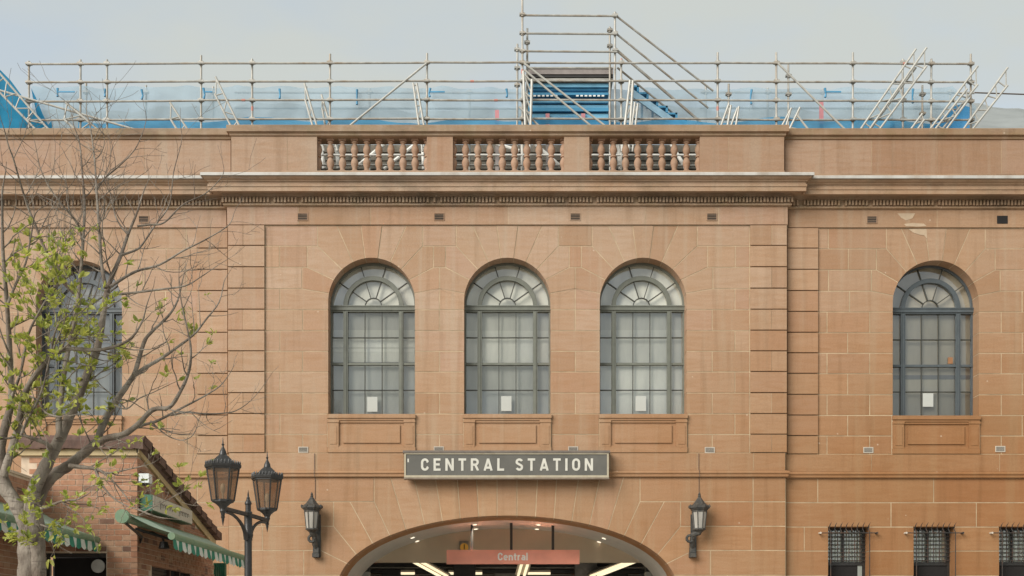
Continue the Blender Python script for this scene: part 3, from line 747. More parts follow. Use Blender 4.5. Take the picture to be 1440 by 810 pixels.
con = MB().box(-9, 9, 22, 22.2, 0, zc_ + .1).box(-9.2, -9, VD, 22, 0, zc_ + .1).box(9, 9.2, VD, 22, 0, zc_ + .1).build('concourse_wall', M_mid, B)
for sg in (-1, 1):
    q = MB(); x0 = AX + sg * 3.35; 
    for i in range(8):
        z0 = zbm - .05 - i * .17; q.box(min(x0, x0 + sg * .35), max(x0, x0 + sg * .35), VD + .25, VD + .6, z0 - .16, z0, 1 if i % 2 else 0)
    q.box(min(x0 + sg * .02, x0 + sg * .33), max(x0 + sg * .02, x0 + sg * .33), VD + .27, VD + .58, 0, zbm - 1.3, 0); q.build('tiled_pier', [M_steel, plain('tile_pale_%d' % sg, (.36, .35, .31))], B)
# roof behind the parapet
MB().box(-XE, XE, PY + WY + PT - .02, 14, 11.0, 11.3).build('roof_deck', M_mid, B)
rb = MB()
for i in range(10): rb.box(-XE, XE, 2.75 + i * .05, 3.6, 11.3 + i * .22, 11.3 + i * .22 + .17)
rb.build('roof_edge', plain('old_roof', (.31, .26, .20), .8, var=.3, vs_=4, dirt=(.06, .05, .04)), B)
MB().box(-XE, XE, 3.2, 3.4, 0, 12.7).build('inner_wall', M_mid, B) if False else None
for s_ in (-1, 1): MB().box(s_ * XE - .1, s_ * XE + .1, WY + .4, 14, 0, 11.2).build('end_wall', M_stone, B)
MB().box(-XE, XE, 13.9, 14, 0, 11.2).build('rear_wall', M_stone, B)
# barred ground floor windows
def barred(i, lab):
    a, b = GW[i]; y = WY; x = lambda p: wx(1164.5 + 120.2 * i + p, WY); z = lambda p: wz(p, WY)
    gy = WY + .36
    fr = MB().box(a - .01, b + .01, gy - .05, gy + .02, GZ1 - .07, GZ1 + .01).box(a - .01, a + .05, gy - .05, gy + .02, GZ0, GZ1 - .07).box(b - .06, b + .01, gy - .05, gy + .02, GZ0, GZ1 - .07)
    fr.box((a + b) / 2 - .06, (a + b) / 2 - .01, gy - .05, gy + .02, z(790), GZ1 - .07).box(a + .05, b - .06, gy - .055, gy + .02, z(794), z(789))
    win = fr.build('barred_window', M_iron, B)
    MB().box(a, b, gy + .021, gy + .03, GZ0, GZ1).build('pane', M_glass, win)
    MB().box(a + .05, b - .06, gy - .03, gy - .01, GZ0, z(794)).build('lower_panel', M_dark, win)
    if i == 0: MB().box(b - .16, b - .065, gy - .035, gy - .028, GZ0, z(794)).build('lower_glass', blind((.25, .27, .24)), win)
    nsl = 15; zt, zb_ = GZ1 - .08, z(789)
    for k in range(nsl):
        zz = zb_ + (k + .5) * (zt - zb_) / nsl
        o = MB().box(a, b, -.0025, .0025, -.021, .021).mesh('blind_slat', blind((.66, .66, .55)))
        o = link('blind_slat', o, win, (0, gy + .07, zz)); o.rotation_euler.x = R(28)
    MB().box(a - .1, b + .1, gy + .12, gy + .14, GZ0, GZ1 + .1).build('backing', M_dark, win)
    # inner grid of bars
    for k in range(7): 
        xx = a + .03 + k * (b - a - .08) / 6.5
        MB().tube([(xx, gy - .08, z(790)), (xx, gy - .08, GZ1 - .02)], .010, 5).build('inner_bar', M_bar, win)
    for k in range(9):
        zz = z(790) + (k + .5) * (GZ1 - z(790)) / 9
        MB().tube([(a, gy - .09, zz), (b, gy - .09, zz)], .009, 5).build('inner_bar', M_bar, win)
    # projecting cage: eight bars with bent spear tips
    yo = WY - .10
    for k in range(8):
        xx = x(2 + k * 7.8)
        ybend = [(xx, yo, GZ0 - .1), (xx, yo, z(749)), (xx - .02, yo + .05, z(744)), (xx - .012, yo + .02, z(739)), (xx + .012, yo - .03, z(735))]
        full = k in (0, 7)
        p = ybend if full else ybend[1:]
        MB().tube(p, [.011] * (len(p) - 1) + [.002], 6).build('cage_bar', M_bar, win)
    MB().tube([(x(-12), yo, z(750)), (x(67), yo, z(750))], .012, 6).build('cage_rail', M_bar, win)
    for px in (-12.5, 67): MB().tube([(x(px), yo - .03, z(750)), (x(px), WY, z(750))], .022, 8).build('wall_fixing', M_ventw if px < 0 else M_bar, win)
for i in range(3): barred(i, '')
# surface patches of pale repair mortar under the right frieze
rp_ = plain('repair_mortar', (.46, .345, .235), .95, var=.1)
pp = MB()
def patch(pts, Y): MB().prism([(wx(a, Y), wz(b, Y)) for a, b in pts], Y - .003, Y + .01).build('mortar_patch', rp_, B)
patch([(1262, 300), (1287, 300), (1283, 307), (1274, 310), (1267, 306)], WY - .036)
patch([(1271, 315), (1283, 313.5), (1299, 314.5), (1303, 318), (1290, 318.8), (1274, 318)], WY - .036)
patch([(1277, 322), (1303, 322), (1303.5, 336), (1300, 331), (1293, 330), (1284, 327)], WY - .004)

# ================================================================== signs
# monoline bold grotesque drawn as strokes in a unit-height box
def arcp(cx, cz, rx, rz, a0, a1, n=12): return [(cx + rx * math.cos(R(a0 + (a1 - a0) * i / n)), cz + rz * math.sin(R(a0 + (a1 - a0) * i / n))) for i in range(n + 1)]
def rrect(x0, x1, z0, z1, r): 
    return arcp(x1 - r, z1 - r, r, r, 0, 90, 6) + arcp(x0 + r, z1 - r, r, r, 90, 180, 6) + arcp(x0 + r, z0 + r, r, r, 180, 270, 6) + arcp(x1 - r, z0 + r, r, r, 270, 360, 6)
W_ = .09   # half stroke
GL = {
 'C': (.62, [[(.55, .68)] + [p for p in arcp(.31, .66, .22, .25, 10, 180, 10)] + arcp(.31, .34, .22, .25, 180, 350, 10) + [(.55, .32)]]),
 'E': (.56, [[(.09, 0), (.09, 1)], [(.09, .91), (.54, .91)], [(.09, .51), (.48, .51)], [(.09, .09), (.55, .09)]]),
 'N': (.66, [[(.09, 0), (.09, 1)], [(.57, 0), (.57, 1)], [(.10, .97), (.56, .03)]]),
 'T': (.60, [[(.30, 0), (.30, .9)], [(.0, .91), (.60, .91)]]),
 'R': (.64, [[(.09, 0), (.09, 1)], [(.09, .91), (.33, .91)] + arcp(.35, .70, .19, .21, 90, -90, 10) + [(.09, .49)], [(.34, .50), (.57, .0)]]),
 'A': (.70, [[(.08, 0), (.35, .98)], [(.62, 0), (.35, .98)], [(.17, .25), (.53, .25)]]),
 'L': (.54, [[(.09, 0), (.09, 1)], [(.09, .09), (.54, .09)]]),
 'S': (.60, [arcp(.30, .71, .21, .20, 20, 200, 10) + [(.14, .60), (.30, .51), (.46, .42)] + arcp(.30, .29, .21, .20, 20, -160, 10)]),
 'I': (.18, [[(.09, 0), (.09, 1)]]),
 'O': (.64, [arcp(.32, .66, .23, .25, 0, 180, 10) + arcp(.32, .34, .23, .25, 180, 360, 10) + [(.55, .66)]]),
 'e': (.54, [[(.09, .36), (.45, .36)] + arcp(.27, .40, .18, .23, 0, 180, 10) + arcp(.27, .32, .18, .23, 180, 315, 8)]),
 'n': (.54, [[(.09, 0), (.09, .70)], [(.09, .46)] + arcp(.27, .42, .18, .20, 150, 0, 8) + [(.45, 0)]]),
 't': (.38, [[(.17, .92), (.17, .22)] + arcp(.28, .20, .11, .11, 180, 280, 6), [(.0, .63), (.36, .63)]]),
 'r': (.36, [[(.09, 0), (.09, .70)], [(.09, .46)] + arcp(.27, .42, .18, .20, 150, 75, 5)]),
 'a': (.54, [[(.10, .56)] + arcp(.27, .46, .18, .16, 130, 0, 7) + [(.45, 0)], [(.45, .36), (.27, .36)] + arcp(.25, .22, .15, .14, 90, 270, 8) + [(.33, .09), (.45, .18)]]),
 'l': (.22, [[(.09, 1), (.09, .0)]]),
}
def strokes(txt, x0, x1, y, z0, z1, m, parent, gap=.2, nm='letter'):
    tot = sum(GL[c][0] for c in txt) + gap * (len(txt) - 1); sx, sz = (x1 - x0) / tot, (z1 - z0); cur = 0.0
    for ch in txt:
        w_, paths = GL[ch]; mb = MB(); lay = 0
        for pth in paths:
            n = len(pth); Lp, Rp = [], []
            for i, p in enumerate(pth):
                a, b = Vector(pth[max(i - 1, 0)]), Vector(pth[min(i + 1, n - 1)]); d = (b - a); d.normalize()
                k = 1.0
                if 0 < i < n - 1:
                    d1 = (Vector(p) - a).normalized(); k = 1 / max(.5, d1.dot(d))
                Lp.append((p[0] - d.y * W_ * k, p[1] + d.x * W_ * k)); Rp.append((p[0] + d.y * W_ * k, p[1] - d.x * W_ * k))
            f = lambda q, yy: (x0 + (cur + q[0]) * sx, yy, z0 + min(1, max(0, q[1])) * sz)
            yy = y - lay * .0006; lay += 1
            mb.add([f(q, yy) for q in Lp + Rp] + [f(q, y + .006) for q in Lp + Rp], [(i, i + 1, n + i + 1, n + i) for i in range(n - 1)] + [(i, 2 * n + i, 2 * n + i + 1, i + 1) for i in range(n - 1)] + [(n + i, n + i + 1, 3 * n + i + 1, 3 * n + i) for i in range(n - 1)])
        mb.build(nm, m, parent); cur += w_ + gap
SY = -.30
sg = thing('station_sign', 'long dark grey name board with cream frame reading CENTRAL STATION', 'sign', (wx(712, SY), 0, wz(673, SY)))
x0, x1, z0, z1 = wx(568.5, SY), wx(856, SY), wz(671.5, SY), wz(637, SY)
MB().box(x0, x1, SY + .012, -.09, z0, z1).build('case', M_signbox, sg)
MB().box(x0 - .03, x1 + .03, SY - .03, -.06, z1 + .002, z1 + .05).build('top_cover', plain('zinc', (.16, .13, .105), .5, var=.15), sg)
MB().box(x0 - .01, x1 + .01, SY - .012, SY + .15, z0 - .035, z0 - .001).build('bottom_ledge', M_signbox, sg)
MB().box(x0 + .03, x1 - .03, SY + .004, SY + .011, z0 + .03, z1 - .03).build('panel', M_signdark, sg)
fr = MB(); t_ = .036
fr.box(x0, x1, SY - .012, SY + .0115, z0, z0 + t_ * 1.25).box(x0, x1, SY - .012, SY + .0115, z1 - t_ * .8, z1).box(x0, x0 + t_, SY - .012, SY + .0115, z0 + t_ * 1.25, z1 - t_ * .8).box(x1 - t_, x1, SY - .012, SY + .0115, z0 + t_ * 1.25, z1 - t_ * .8)
fr.build('frame', M_cream, sg)
for txt, a, b in (('CENTRAL', 592, 709), ('STATION', 725, 834)):
    strokes(txt, wx(a, SY), wx(b, SY), SY - .004, wz(662, SY), wz(644.6, SY), M_letter, sg, .36)
MB().box(wx(573, SY), wx(575, SY), SY + .001, SY + .004, wz(650, SY), wz(645, SY)).build('chip', M_letter, sg)
# red hanging sign
HYs = 1.75
hs = thing('hanging_sign', 'faded red hanging sign reading Central under the entrance arch', 'sign', (wx(721, HYs), HYs, wz(793, HYs)))
a, b, c, d = wx(628, HYs), wx(815, HYs), wz(793, HYs), wz(773.3, HYs)
MB().box(a, b, HYs, HYs + .16, c, d).build('panel', M_red, hs)
strokes('Central', wx(700, HYs), wx(742.5, HYs), HYs - .006, wz(788, HYs), wz(777.3, HYs), M_white, hs, .09)
for px in (663.5, 719, 777.5):
    x = wx(px, HYs + .08); dx = (x - AX) / (AA + VE); zt = AZ + (AB + VE) * math.sqrt(1 - dx * dx)
    MB().box(x - .03, x + .03, HYs + .05, HYs + .11, d, zt + .01).build('hanger', M_steel, hs)
# amber warning light
ay = VD - .001
al = thing('warning_light', 'round amber warning light with dark stroke above the red hanging sign', 'light', (wx(653, ay), ay, wz(775, ay)))
MB().box(wx(646, ay), wx(659, ay), ay - .03, ay, wz(777, ay), wz(761, ay)).build('back_plate', M_mid, al)
cx_, cz_ = wx(653, ay), wz(770, ay)
MB().prism([(cx_ + .1 * math.cos(2 * math.pi * i / 20), cz_ + .1 * math.sin(2 * math.pi * i / 20)) for i in range(20)], ay - .07, ay - .03).build('lens', M_amber, al)
MB().box(cx_ - .012, cx_ + .012, ay - .075, ay - .069, cz_ - .05, cz_ + .07).box(cx_ - .014, cx_ + .014, ay - .075, ay - .069, cz_ - .085, cz_ - .062).build('stroke', M_dark, al)
# downlights in the vault
def vault_pt(px, py):
    # find Y where the ray meets the ellipse vault
    for i in range(400):
        Y = 1.06 + i * (VD - 1.06) / 400; x, z = wx(px, Y), wz(py, Y)
        if ((x - AX) / (AA + VE)) ** 2 + ((z - AZ) / (AB + VE)) ** 2 >= 1: return x, Y, z
    return None
for px, py in [(571, 748.5), (580, 755.5), (586.5, 760.5), (667.5, 737), (669, 743.3), (757, 737.2), (755, 743.5), (849.5, 756.5), (842.5, 761.5)]:
    q = vault_pt(px, py)
    if q is None: continue
    nrm = Vector((-(q[0] - AX) / AA ** 2, 0, -(q[2] - AZ) / AB ** 2)).normalized(); p = Vector(q) + nrm * .012
    u = Vector((0, 1, 0)); v = u.cross(nrm)
    near = q[1] > VD - .75
    ld = bpy.data.lights.new('downlight_lamp', 'SPOT'); ld.energy = 3 if near else 125; ld.spot_size = R(24 if near else 60); ld.spot_blend = 1.0; ld.shadow_soft_size = .06; ld.color = (1, .88, .70)
    lo = bpy.data.objects.new('lamp', ld); COL.objects.link(lo); lo.location = p + nrm * .03; lo.rotation_euler = (0, 0, 0)
    side = 'toward the twin street lamp' if px < 600 else ('toward the barred windows' if px > 800 else 'near the crown')
    dl = thing('downlight', 'small round lit downlight recessed in the entrance vault ' + side, 'light', tuple(p), 'downlights in the entrance vault')
    setp(lo, dl)
    for nm, r0, r1, m in (('lens', 0, .05, M_down), ('trim', .05, .065, M_ventw)):
        vv = [p + (u * math.cos(2 * math.pi * k / 16) + v * math.sin(2 * math.pi * k / 16)) * r1 for k in range(16)]
        if r0 == 0: MB().add(vv + [q_ + nrm * .01 for q_ in vv], [list(range(16)), list(range(31, 15, -1))] + [(k, (k + 1) % 16, 16 + (k + 1) % 16, 16 + k) for k in range(16)]).build(nm, m, dl)
        else:
            vi = [p + (u * math.cos(2 * math.pi * k / 16) + v * math.sin(2 * math.pi * k / 16)) * r0 for k in range(16)]
            MB().add([q_ + nrm * .004 for q_ in vv + vi], [(k, (k + 1) % 16, 16 + (k + 1) % 16, 16 + k) for k in range(16)]).build(nm, m, dl)
# concourse light battens
def batten(a, Ya, b, Yb, wd, lab, grp=None):
    A_, B_ = at(*a, Ya), at(*b, Yb); d = (B_ - A_); c = d.cross(Vector((0, 0, 1))); c.normalize(); c *= wd
    t = thing('light_batten', lab, 'light', tuple((A_ + B_) / 2), grp)
    up = Vector((0, 0, .05))
    MB().add([A_ + c + up * 2.2, A_ - c + up * 2.2, B_ - c + up * 2.2, B_ + c + up * 2.2, A_ + c * 1.25 + up, A_ - c * 1.25 + up, B_ - c * 1.25 + up, B_ + c * 1.25 + up], [(0, 1, 2, 3), (4, 7, 6, 5), (0, 4, 5, 1), (1, 5, 6, 2), (2, 6, 7, 3), (3, 7, 4, 0)]).build('housing', M_ventw, t)
    for k in (-.6, .6):
        MB().tube([A_ + c * k + up * .5, B_ + c * k + up * .5], .035, 8).build('tube', M_tubel, t)
batten((583, 789.5), 3.72, (624, 812), 5.2, .17, 'long lit strip light running into the concourse on the lamp post side')
batten((893, 789.5), 3.72, (835, 812), 5.2, .17, 'long lit strip light running into the concourse on the barred window side')
batten((739, 791), 3.8, (733, 811), 5.2, .13, 'lit strip light straight below the red hanging sign')
for a, b, l in ((564, 583, 'short lit cross batten clear of the red hanging sign'), (630, 678, 'lit cross batten just below the amber light and red sign'), (738, 774, 'lit cross batten touching the strip light below the red sign')):
    batten((a, 807.5), 5.3, (b, 807.5), 5.3, .06, l)
for i in range(9):
    x = -4 + i * .95 + random.uniform(-.2, .2); z = zbm - .22 - random.uniform(0, .12)
    MB().box(x - .28, x + .28, 5.2 + (i % 3) * .8, 5.7 + (i % 3) * .8, z - .16, zc_).build('ceiling_duct', [M_mid, M_steel][i % 2], B)

# notices in the windows
def notice(px, py, w_, h_, Y, lab, m=M_paper, nm='paper_notice', cat='notice', grp=None):
    yy = Y + DEP - .035 + .008
    o = MB().box(wx(px - w_ / 2, yy), wx(px + w_ / 2, yy), yy, yy + .004, wz(py + h_ / 2, yy), wz(py - h_ / 2, yy)).build(nm, m); tag(o, lab, cat, grp)
NY = .035
notice(523.5, 568.5, 14.5, 21, -.03, 'white paper notice in the grey framed arched window nearest the tree')
notice(712, 567.5, 14.5, 21, -.03, 'white paper notice in the arched window directly above the name sign')
notice(901, 567.5, 15, 21, -.03, 'white paper notice in the arched window with the palest blinds')
notice(1305, 562.5, 15, 19, WY - .03, 'white paper notice in the blue framed arched window above the barred windows')
notice(1336.5, 507, 7, 9, WY - .03, 'small orange sticker on the blue framed arched window', plain('orange', (.30, .14, .06)), 'orange_sticker', 'sticker')


# ================================================================== wall lanterns
def wall_lantern(pxc, flip, lab):
    Yc = -.26; s = S(Yc); cx = wx(pxc, Yc); z = lambda p: wz(p, Yc); k = 1 / s
    t = thing('wall_lantern', lab, 'lantern', (cx, 0, z(783)), 'iron wall lanterns beside the entrance arch')
    xb = cx + flip * 6 * k
    MB().box(xb - .06, xb + .06, -.05, -.002, z(783), z(722)).box(xb - .10, xb + .04, -.16, -.004, z(783), z(777)).box(xb - .09, xb + .03, -.13, -.004, z(776.5), z(769)).build('back_plate', M_ironw, t)
    # scrolled bracket arm
    pts = [(xb - .03, -.06, z(771)), (xb - .045, -.14, z(765)), (xb - .05, -.16, z(758)), (xb - .05, -.2, z(752)), (cx, -.25, z(749)), (cx - .0, Yc, z(746))]
    MB().tube(pts, [.055, .06, .05, .055, .06, .05], 8).tube([(xb - .1 + .07 * math.cos(a), -.2, z(757) + .07 * math.sin(a)) for a in [i * .7 for i in range(9)]], [.03] * 9, 6).build('bracket', M_ironw, t, True)
    c = (cx, Yc, 0)
    rt, rb = 10.6 * k, 7.8 * k; zt, zb = z(718), z(744)
    cap = MB().lathe([(15.0 * k, z(715) ), (15.0 * k, z(713)), (13.4 * k, z(711.5)), (9.5 * k, z(709)), (7 * k, z(706)), (4.2 * k, z(702)), (2.4 * k, z(699.5)), (1.6 * k, z(698))], c, 8, R(22.5))
    cap.build('cap', M_ironw, t)
    MB().lathe([(1.4 * k, z(699)), (2.6 * k, z(697.5)), (1.5 * k, z(696.3)), (2.0 * k, z(694.8)), (.9 * k, z(693.4)), (.3 * k, z(692))], c, 8).build('finial', M_ironw, t)
    cr = MB().lathe([(11 * k, zt), (12.5 * k, z(717.2)), (13.0 * k, z(715.4)), (13 * k, z(714.9))], c, 8, R(22.5))
    for i in range(8):
        a = R(22.5 + 45 * i); q = (cx + 14.3 * k * math.cos(a), Yc + 14.3 * k * math.sin(a), 0); cr.lathe([(1.5 * k, z(714)), (1.6 * k, z(711.5)), (.6 * k, z(710))], q, 6)
    cr.build('crown', M_ironw, t)
    fr = MB(); 
    for i in range(8):
        a = R(22.5 + 45 * i); fr.tube([(cx + rt * math.cos(a), Yc + rt * math.sin(a), zt), (cx + rb * math.cos(a), Yc + rb * math.sin(a), zb)], .75 * k, 5)
    fr.lathe([(9.0 * k, z(743)), (9.2 * k, z(745)), (6.5 * k, z(746.5)), (3.5 * k, z(749)), (2.5 * k, z(751))], c, 8, R(22.5)); fr.lathe([(11 * k, z(720.2)), (11.2 * k, zt)], c, 8, R(22.5))
    fr.build('frame', M_ironw, t)
    for i in range(8):
        a0, a1 = R(22.5 + 45 * i), R(67.5 + 45 * i)
        f = lambda r, a, zz: (cx + (r - .003) * math.cos(a), Yc + (r - .003) * math.sin(a), zz)
        MB().add([f(rb, a0, zb), f(rb, a1, zb), f(rt, a1, zt), f(rt, a0, zt)], [(0, 1, 2, 3)]).build('pane', M_milk, t)
    MB().tube([(cx + .03, -.012, z(700)), (cx + .03, -.012, wz(672, 0)), (cx + .03, -.10, wz(671, 0)), (cx + .02, -.10, wz(661.5, 0)), (cx + .02, -.045, wz(661, 0)), (cx + .02, -.045, wz(638, 0))], .006, 5).build('cable', M_cable, t)
wall_lantern(438.5, 1, 'weathered iron wall lantern with milky panes beside the twin street lamp')
wall_lantern(983.5, -1, 'weathered iron wall lantern with milky panes toward the barred windows')

# ================================================================== street lamp
LY = -12.0
lx = wx(349, LY)
SL = thing('street_lamp', 'black twin-headed street lamp with two hexagonal brown glass lanterns', 'street lamp', (lx, LY, 0))
zL = lambda p: wz(p, LY); k = 1 / S(LY)
MB().lathe([(.16, 0), (.16, .25), (.12, .32), (.085, .5), (.062, .9), (6 * k, 1.2), (5.2 * k, zL(757)), (6.6 * k, zL(756)), (7.2 * k, zL(752)), (5.8 * k, zL(750)), (5.6 * k, zL(722)), (6.0 * k, zL(721)), (4.6 * k, zL(719))], (lx, LY, 0), 14).build('pole', M_iron, SL, True)
MB().lathe([(4 * k, zL(720)), (4 * k, zL(710)), (5 * k, zL(709)), (5 * k, zL(707)), (3.2 * k, zL(704)), (2.2 * k, zL(701.5)), (2.6 * k, zL(700.5)), (1.2 * k, zL(698)), (1.4 * k, zL(697)), (.2 * k, zL(689))], (lx, LY, 0), 10).build('finial', M_iron, SL, True)
def lantern(pxc, Y, top, scale, rot):
    s = S(Y); k = 1 / s * scale; cx = wx(pxc, Y); c = (cx, Y, 0); zt0 = wz(top, Y); z = lambda d: zt0 - d / s * scale
    # d measured in px below the spike top, for a 120 px tall lantern
    cap = MB().lathe([(.3 * k, z(0)), (1.1 * k, z(9)), (2.2 * k, z(10)), (1.2 * k, z(12)), (1.6 * k, z(14)), (4.5 * k, z(20)), (5.5 * k, z(25)), (8 * k, z(27)), (12 * k, z(31)), (17 * k, z(36)), (19 * k, z(38))][::-1], c, 12)
    b = cap.build('lantern', M_iron, SL)
    rim = MB().lathe([(22 * k, z(46)), (25.5 * k, z(43)), (26 * k, z(40)), (25 * k, z(38.5)), (19 * k, z(38))], c, 6, rot)
    for i in range(6):
        a0, a1 = rot + R(60 * i), rot + R(60 * i + 60)
        for j in range(5):
            f = (j + .5) / 5; q = (cx + 25 * k * (math.cos(a0) * (1 - f) + math.cos(a1) * f), Y + 25 * k * (math.sin(a0) * (1 - f) + math.sin(a1) * f), 0)
            rim.lathe([(1.1 * k, z(39)), (1.2 * k, z(36)), (.3 * k, z(33.5))], q, 5)
    rim.build('crown_rim', M_iron, b)
    rt, rb, zt, zb = 22.5 * k, 15.5 * k, z(44), z(90)
    fr = MB()
    P = lambda r, a, zz: (cx + r * math.cos(a), Y + r * math.sin(a), zz)
    for i in range(6):
        a = rot + R(60 * i); fr.tube([P(rt, a, zt), P(rb, a, zb)], 1.25 * k, 6); fr.tube([P(rt, a, z(45)), P(rt, a + R(60), z(45))], 1.2 * k, 5); fr.tube([P(rb, a, zb), P(rb, a + R(60), zb)], 1.3 * k, 5)
    fr.build('frame', M_iron, b)
    for i in range(6):
        a0, a1 = rot + R(60 * i), rot + R(60 * i + 60)
        MB().add([P(rb, a0, zb), P(rb, a1, zb), P(rt, a1, zt), P(rt, a0, zt)], [(0, 1, 2, 3)]).build('pane', M_lglass, b)
    MB().lathe([(15.5 * k, z(89)), (15.5 * k, z(92)), (11 * k, z(94)), (6.5 * k, z(98)), (4.2 * k, z(102)), (4.6 * k, z(105)), (3.2 * k, z(108)), (2.4 * k, z(112)), (3.2 * k, z(113)), (2.2 * k, z(115)), (1.8 * k, z(118)), (.2 * k, z(126))][::-1], c, 12).build('base_drop', M_iron, b)
    MB().lathe([(1.5 * k, z(88)), (1.5 * k, z(80)), (3.2 * k, z(77)), (4.0 * k, z(72)), (3 * k, z(67)), (.6 * k, z(65))], c, 10).build('bulb', plain('bulb_glass', (.62, .58, .48), .3), b, True)
    return Vector((cx, Y, z(104)))
p1 = lantern(313.5, -12.7, 615, .99, R(8)); p2 = lantern(375.8, -11.35, 634.5, .905, R(-6))
p1.z = p2.z = (p1.z + p2.z) / 2
c0 = Vector((lx, LY, p1.z))
MB().tube([p1, c0, p2], .026, 8).build('crossbar', M_iron, SL, True)
for p in (p1, p2):
    d = p - c0; pts = []
    for i in range(9):
        t = i / 8; pts.append(c0 + d * (.09 + .80 * (1 - math.cos(t * math.pi / 2))) + Vector((0, 0, -.29 + .26 * math.sin(t * math.pi / 2))))
    MB().tube(pts, [.028, .026, .024, .022, .02, .018, .018, .018, .02], 7).build('bracket', M_iron, SL, True)

# ================================================================== kiosk
KY, KX, KL = -7.04, -5.82, -7.33
K = thing('brick_kiosk', 'red brick kiosk with tiled skillion roof and green awnings', 'kiosk', (-6.6, -5, 0))
KZ = 4.46; KR = -2.2; RTOP = 4.77
def verge_z(Y): return 4.62 - (Y - KY) * (4.62 - 3.55) / (KR - KY)
core = MB(); e = .012
DX0, DX1, DZ = wx(62, KY), wx(150, KY), wz(778.5, KY)
front = MB().box(KL - .3, DX0 + .01, KY + e, KY + .2, 0, KZ).box(DX1 - .01, KX - e, KY + e, KY + .2, 0, KZ).box(DX0 + .01, DX1 - .01, KY + e, KY + .2, DZ + .01, KZ).build('front_wall', M_bmortar, K)
SWY0, SWY1, SWZ = -6.25, -3.7, wz(793, -6.25)
sw = MB()
def side_poly(y0, y1, z0, z1=None):
    v = [(KX - .2, y0, z0), (KX - e, y0, z0), (KX - e, y1, z0), (KX - .2, y1, z0)]
    t0, t1 = (z1, z1) if z1 else (verge_z(y0) - .05, verge_z(y1) - .05)
    v += [(KX - .2, y0, t0), (KX - e, y0, t0), (KX - e, y1, t1), (KX - .2, y1, t1)]
    sw.add(v, [(0, 3, 2, 1), (4, 5, 6, 7), (0, 1, 5, 4), (1, 2, 6, 5), (2, 3, 7, 6), (3, 0, 4, 7)])
side_poly(KY + .21, SWY0, 0); side_poly(SWY0, SWY1, 0, .9); side_poly(SWY0, SWY1, SWZ); side_poly(SWY1, KR, 0)
side = sw.build('side_wall', M_bmortar, K)
LB = MB().box(KL - .2, KL - e, -11.5, KY + .1, 0, 4.05).box(KL - 3, KL - .2, -11.5, -11.3, 0, 4.05).build('left_wall', M_bmortar, K)
BRX = MB().box(-.1145, .1145, -.008, .09, -.0368, .0368).mesh('brick', M_brick)
BRH = MB().box(-.055, .055, -.008, .09, -.038, .038).mesh('brick', M_brick)
BSX = MB().box(-.09, .008, -.1145, .1145, -.0368, .0368).mesh('brick', M_brick)
zrow0 = 2.35; nrow = int((KZ - .02 - zrow0) / .086)
low = MB()
for r in range(-26, nrow):
    z = zrow0 + r * .086 + .043 + .02
    if z < .05: continue
    x = KX - (.115 if r % 2 else .055) ; first = True
    while x > KL - .12:
        half = first and r % 2 == 0
        hw = .055 if half else .115
        if x + hw > DX0 and x - hw < DX1 and z - .03 < DZ: 
            # trim against the door opening
            if x - hw < DX1 < x + hw - .04: 
                a, b = DX1 + .006, x + hw
                if r >= 0: MB().box(a, b, KY + e - .008, KY + .1, z - .038, z + .038).build('brick', M_brick, front)
            elif x - hw + .04 < DX0 < x + hw:
                a, b = x - hw, DX0 - .006
                if r >= 0: MB().box(a, b, KY + e - .008, KY + .1, z - .038, z + .038).build('brick', M_brick, front)
        elif r >= 0: link('brick', BRH if half else BRX, front, (x, KY + e, z))
        else: low.box(x - hw, x + hw, KY + e - .008, KY + .1, z - .038, z + .038)
        nhw = .115; x -= hw + nhw + .012; first = False
stuff(low.build('lower_bricks', M_bricks, front))
far = MB(); seen = 0
for r in range(-26, nrow):
    z = zrow0 + r * .086 + .063
    if z < .05: continue
    y = KY + (.055 if r % 2 else .115) + (.0); first = True
    while y < KR:
        half = first and r % 2; hw = .055 if half else .115
        blocked = (y + hw > SWY0 and y - hw < SWY1 and .9 < z < SWZ)
        if z + .05 < verge_z(y + hw) - .05 and not blocked:
            if r >= 0 and y < KY + 1.0 and not half: link('brick', BSX, side, (KX - e, y, z)); seen += 1
            else: far.box(KX - e - .09, KX - e + .008, y - hw, y + hw, z - .038, z + .038)
        y += hw + .115 + .01; first = False
stuff(far.build('receding_bricks', M_bricks, side))
lb = MB()
for r in range(46):
    z = .1 + r * .086; y = -11.4 + (.12 if r % 2 else 0)
    while y < KY - .1: lb.box(KL - .1, KL - .004, y - .115, y + .115, z - .038, z + .038); y += .24
stuff(lb.build('receding_bricks', M_bricks, LB))
MB().box(KL - .25, KL + .01, -11.55, KY + .0, 4.051, 4.09).build('wall_coping', M_bmortar, K)
# door recess with round pale disc
MB().box(DX0 - .2, DX1 + .2, KY + .9, KY + 1.0, 0, DZ + .2).build('dark_interior', M_dark, K)
df = MB().box(DX0, DX0 + .05, KY + .08, KY + .14, 0, DZ - .05).box(DX0, DX1, KY + .06, KY + .14, DZ - .05, DZ + .005).build('door_frame', M_steel, K)
MB().box(DX0 + .07, DX0 + .09, KY + .05, KY + .075, 0, DZ - .1).build('door_edge_strip', M_mid, df)
MB().box(DX0 + .1, DX1, KY + .16, KY + .19, 0, DZ - .06).build('door_panel', M_dark, df)
dc = (wx(137, KY), wz(796, KY)); 
o = MB().prism([(dc[0] + .105 * math.cos(2 * math.pi * i / 24), dc[1] + .105 * math.sin(2 * math.pi * i / 24)) for i in range(24)], KY + .02, KY + .05).build('round_disc', plain('disc_pale', (.40, .385, .35), .5, var=.15)); tag(o, 'pale round disc hanging in the dark kiosk doorway', 'sign')
MB().box(dc[0] - .004, dc[0] + .004, KY + .03, KY + .04, dc[1] + .1, DZ).build('cord', M_dark, o)
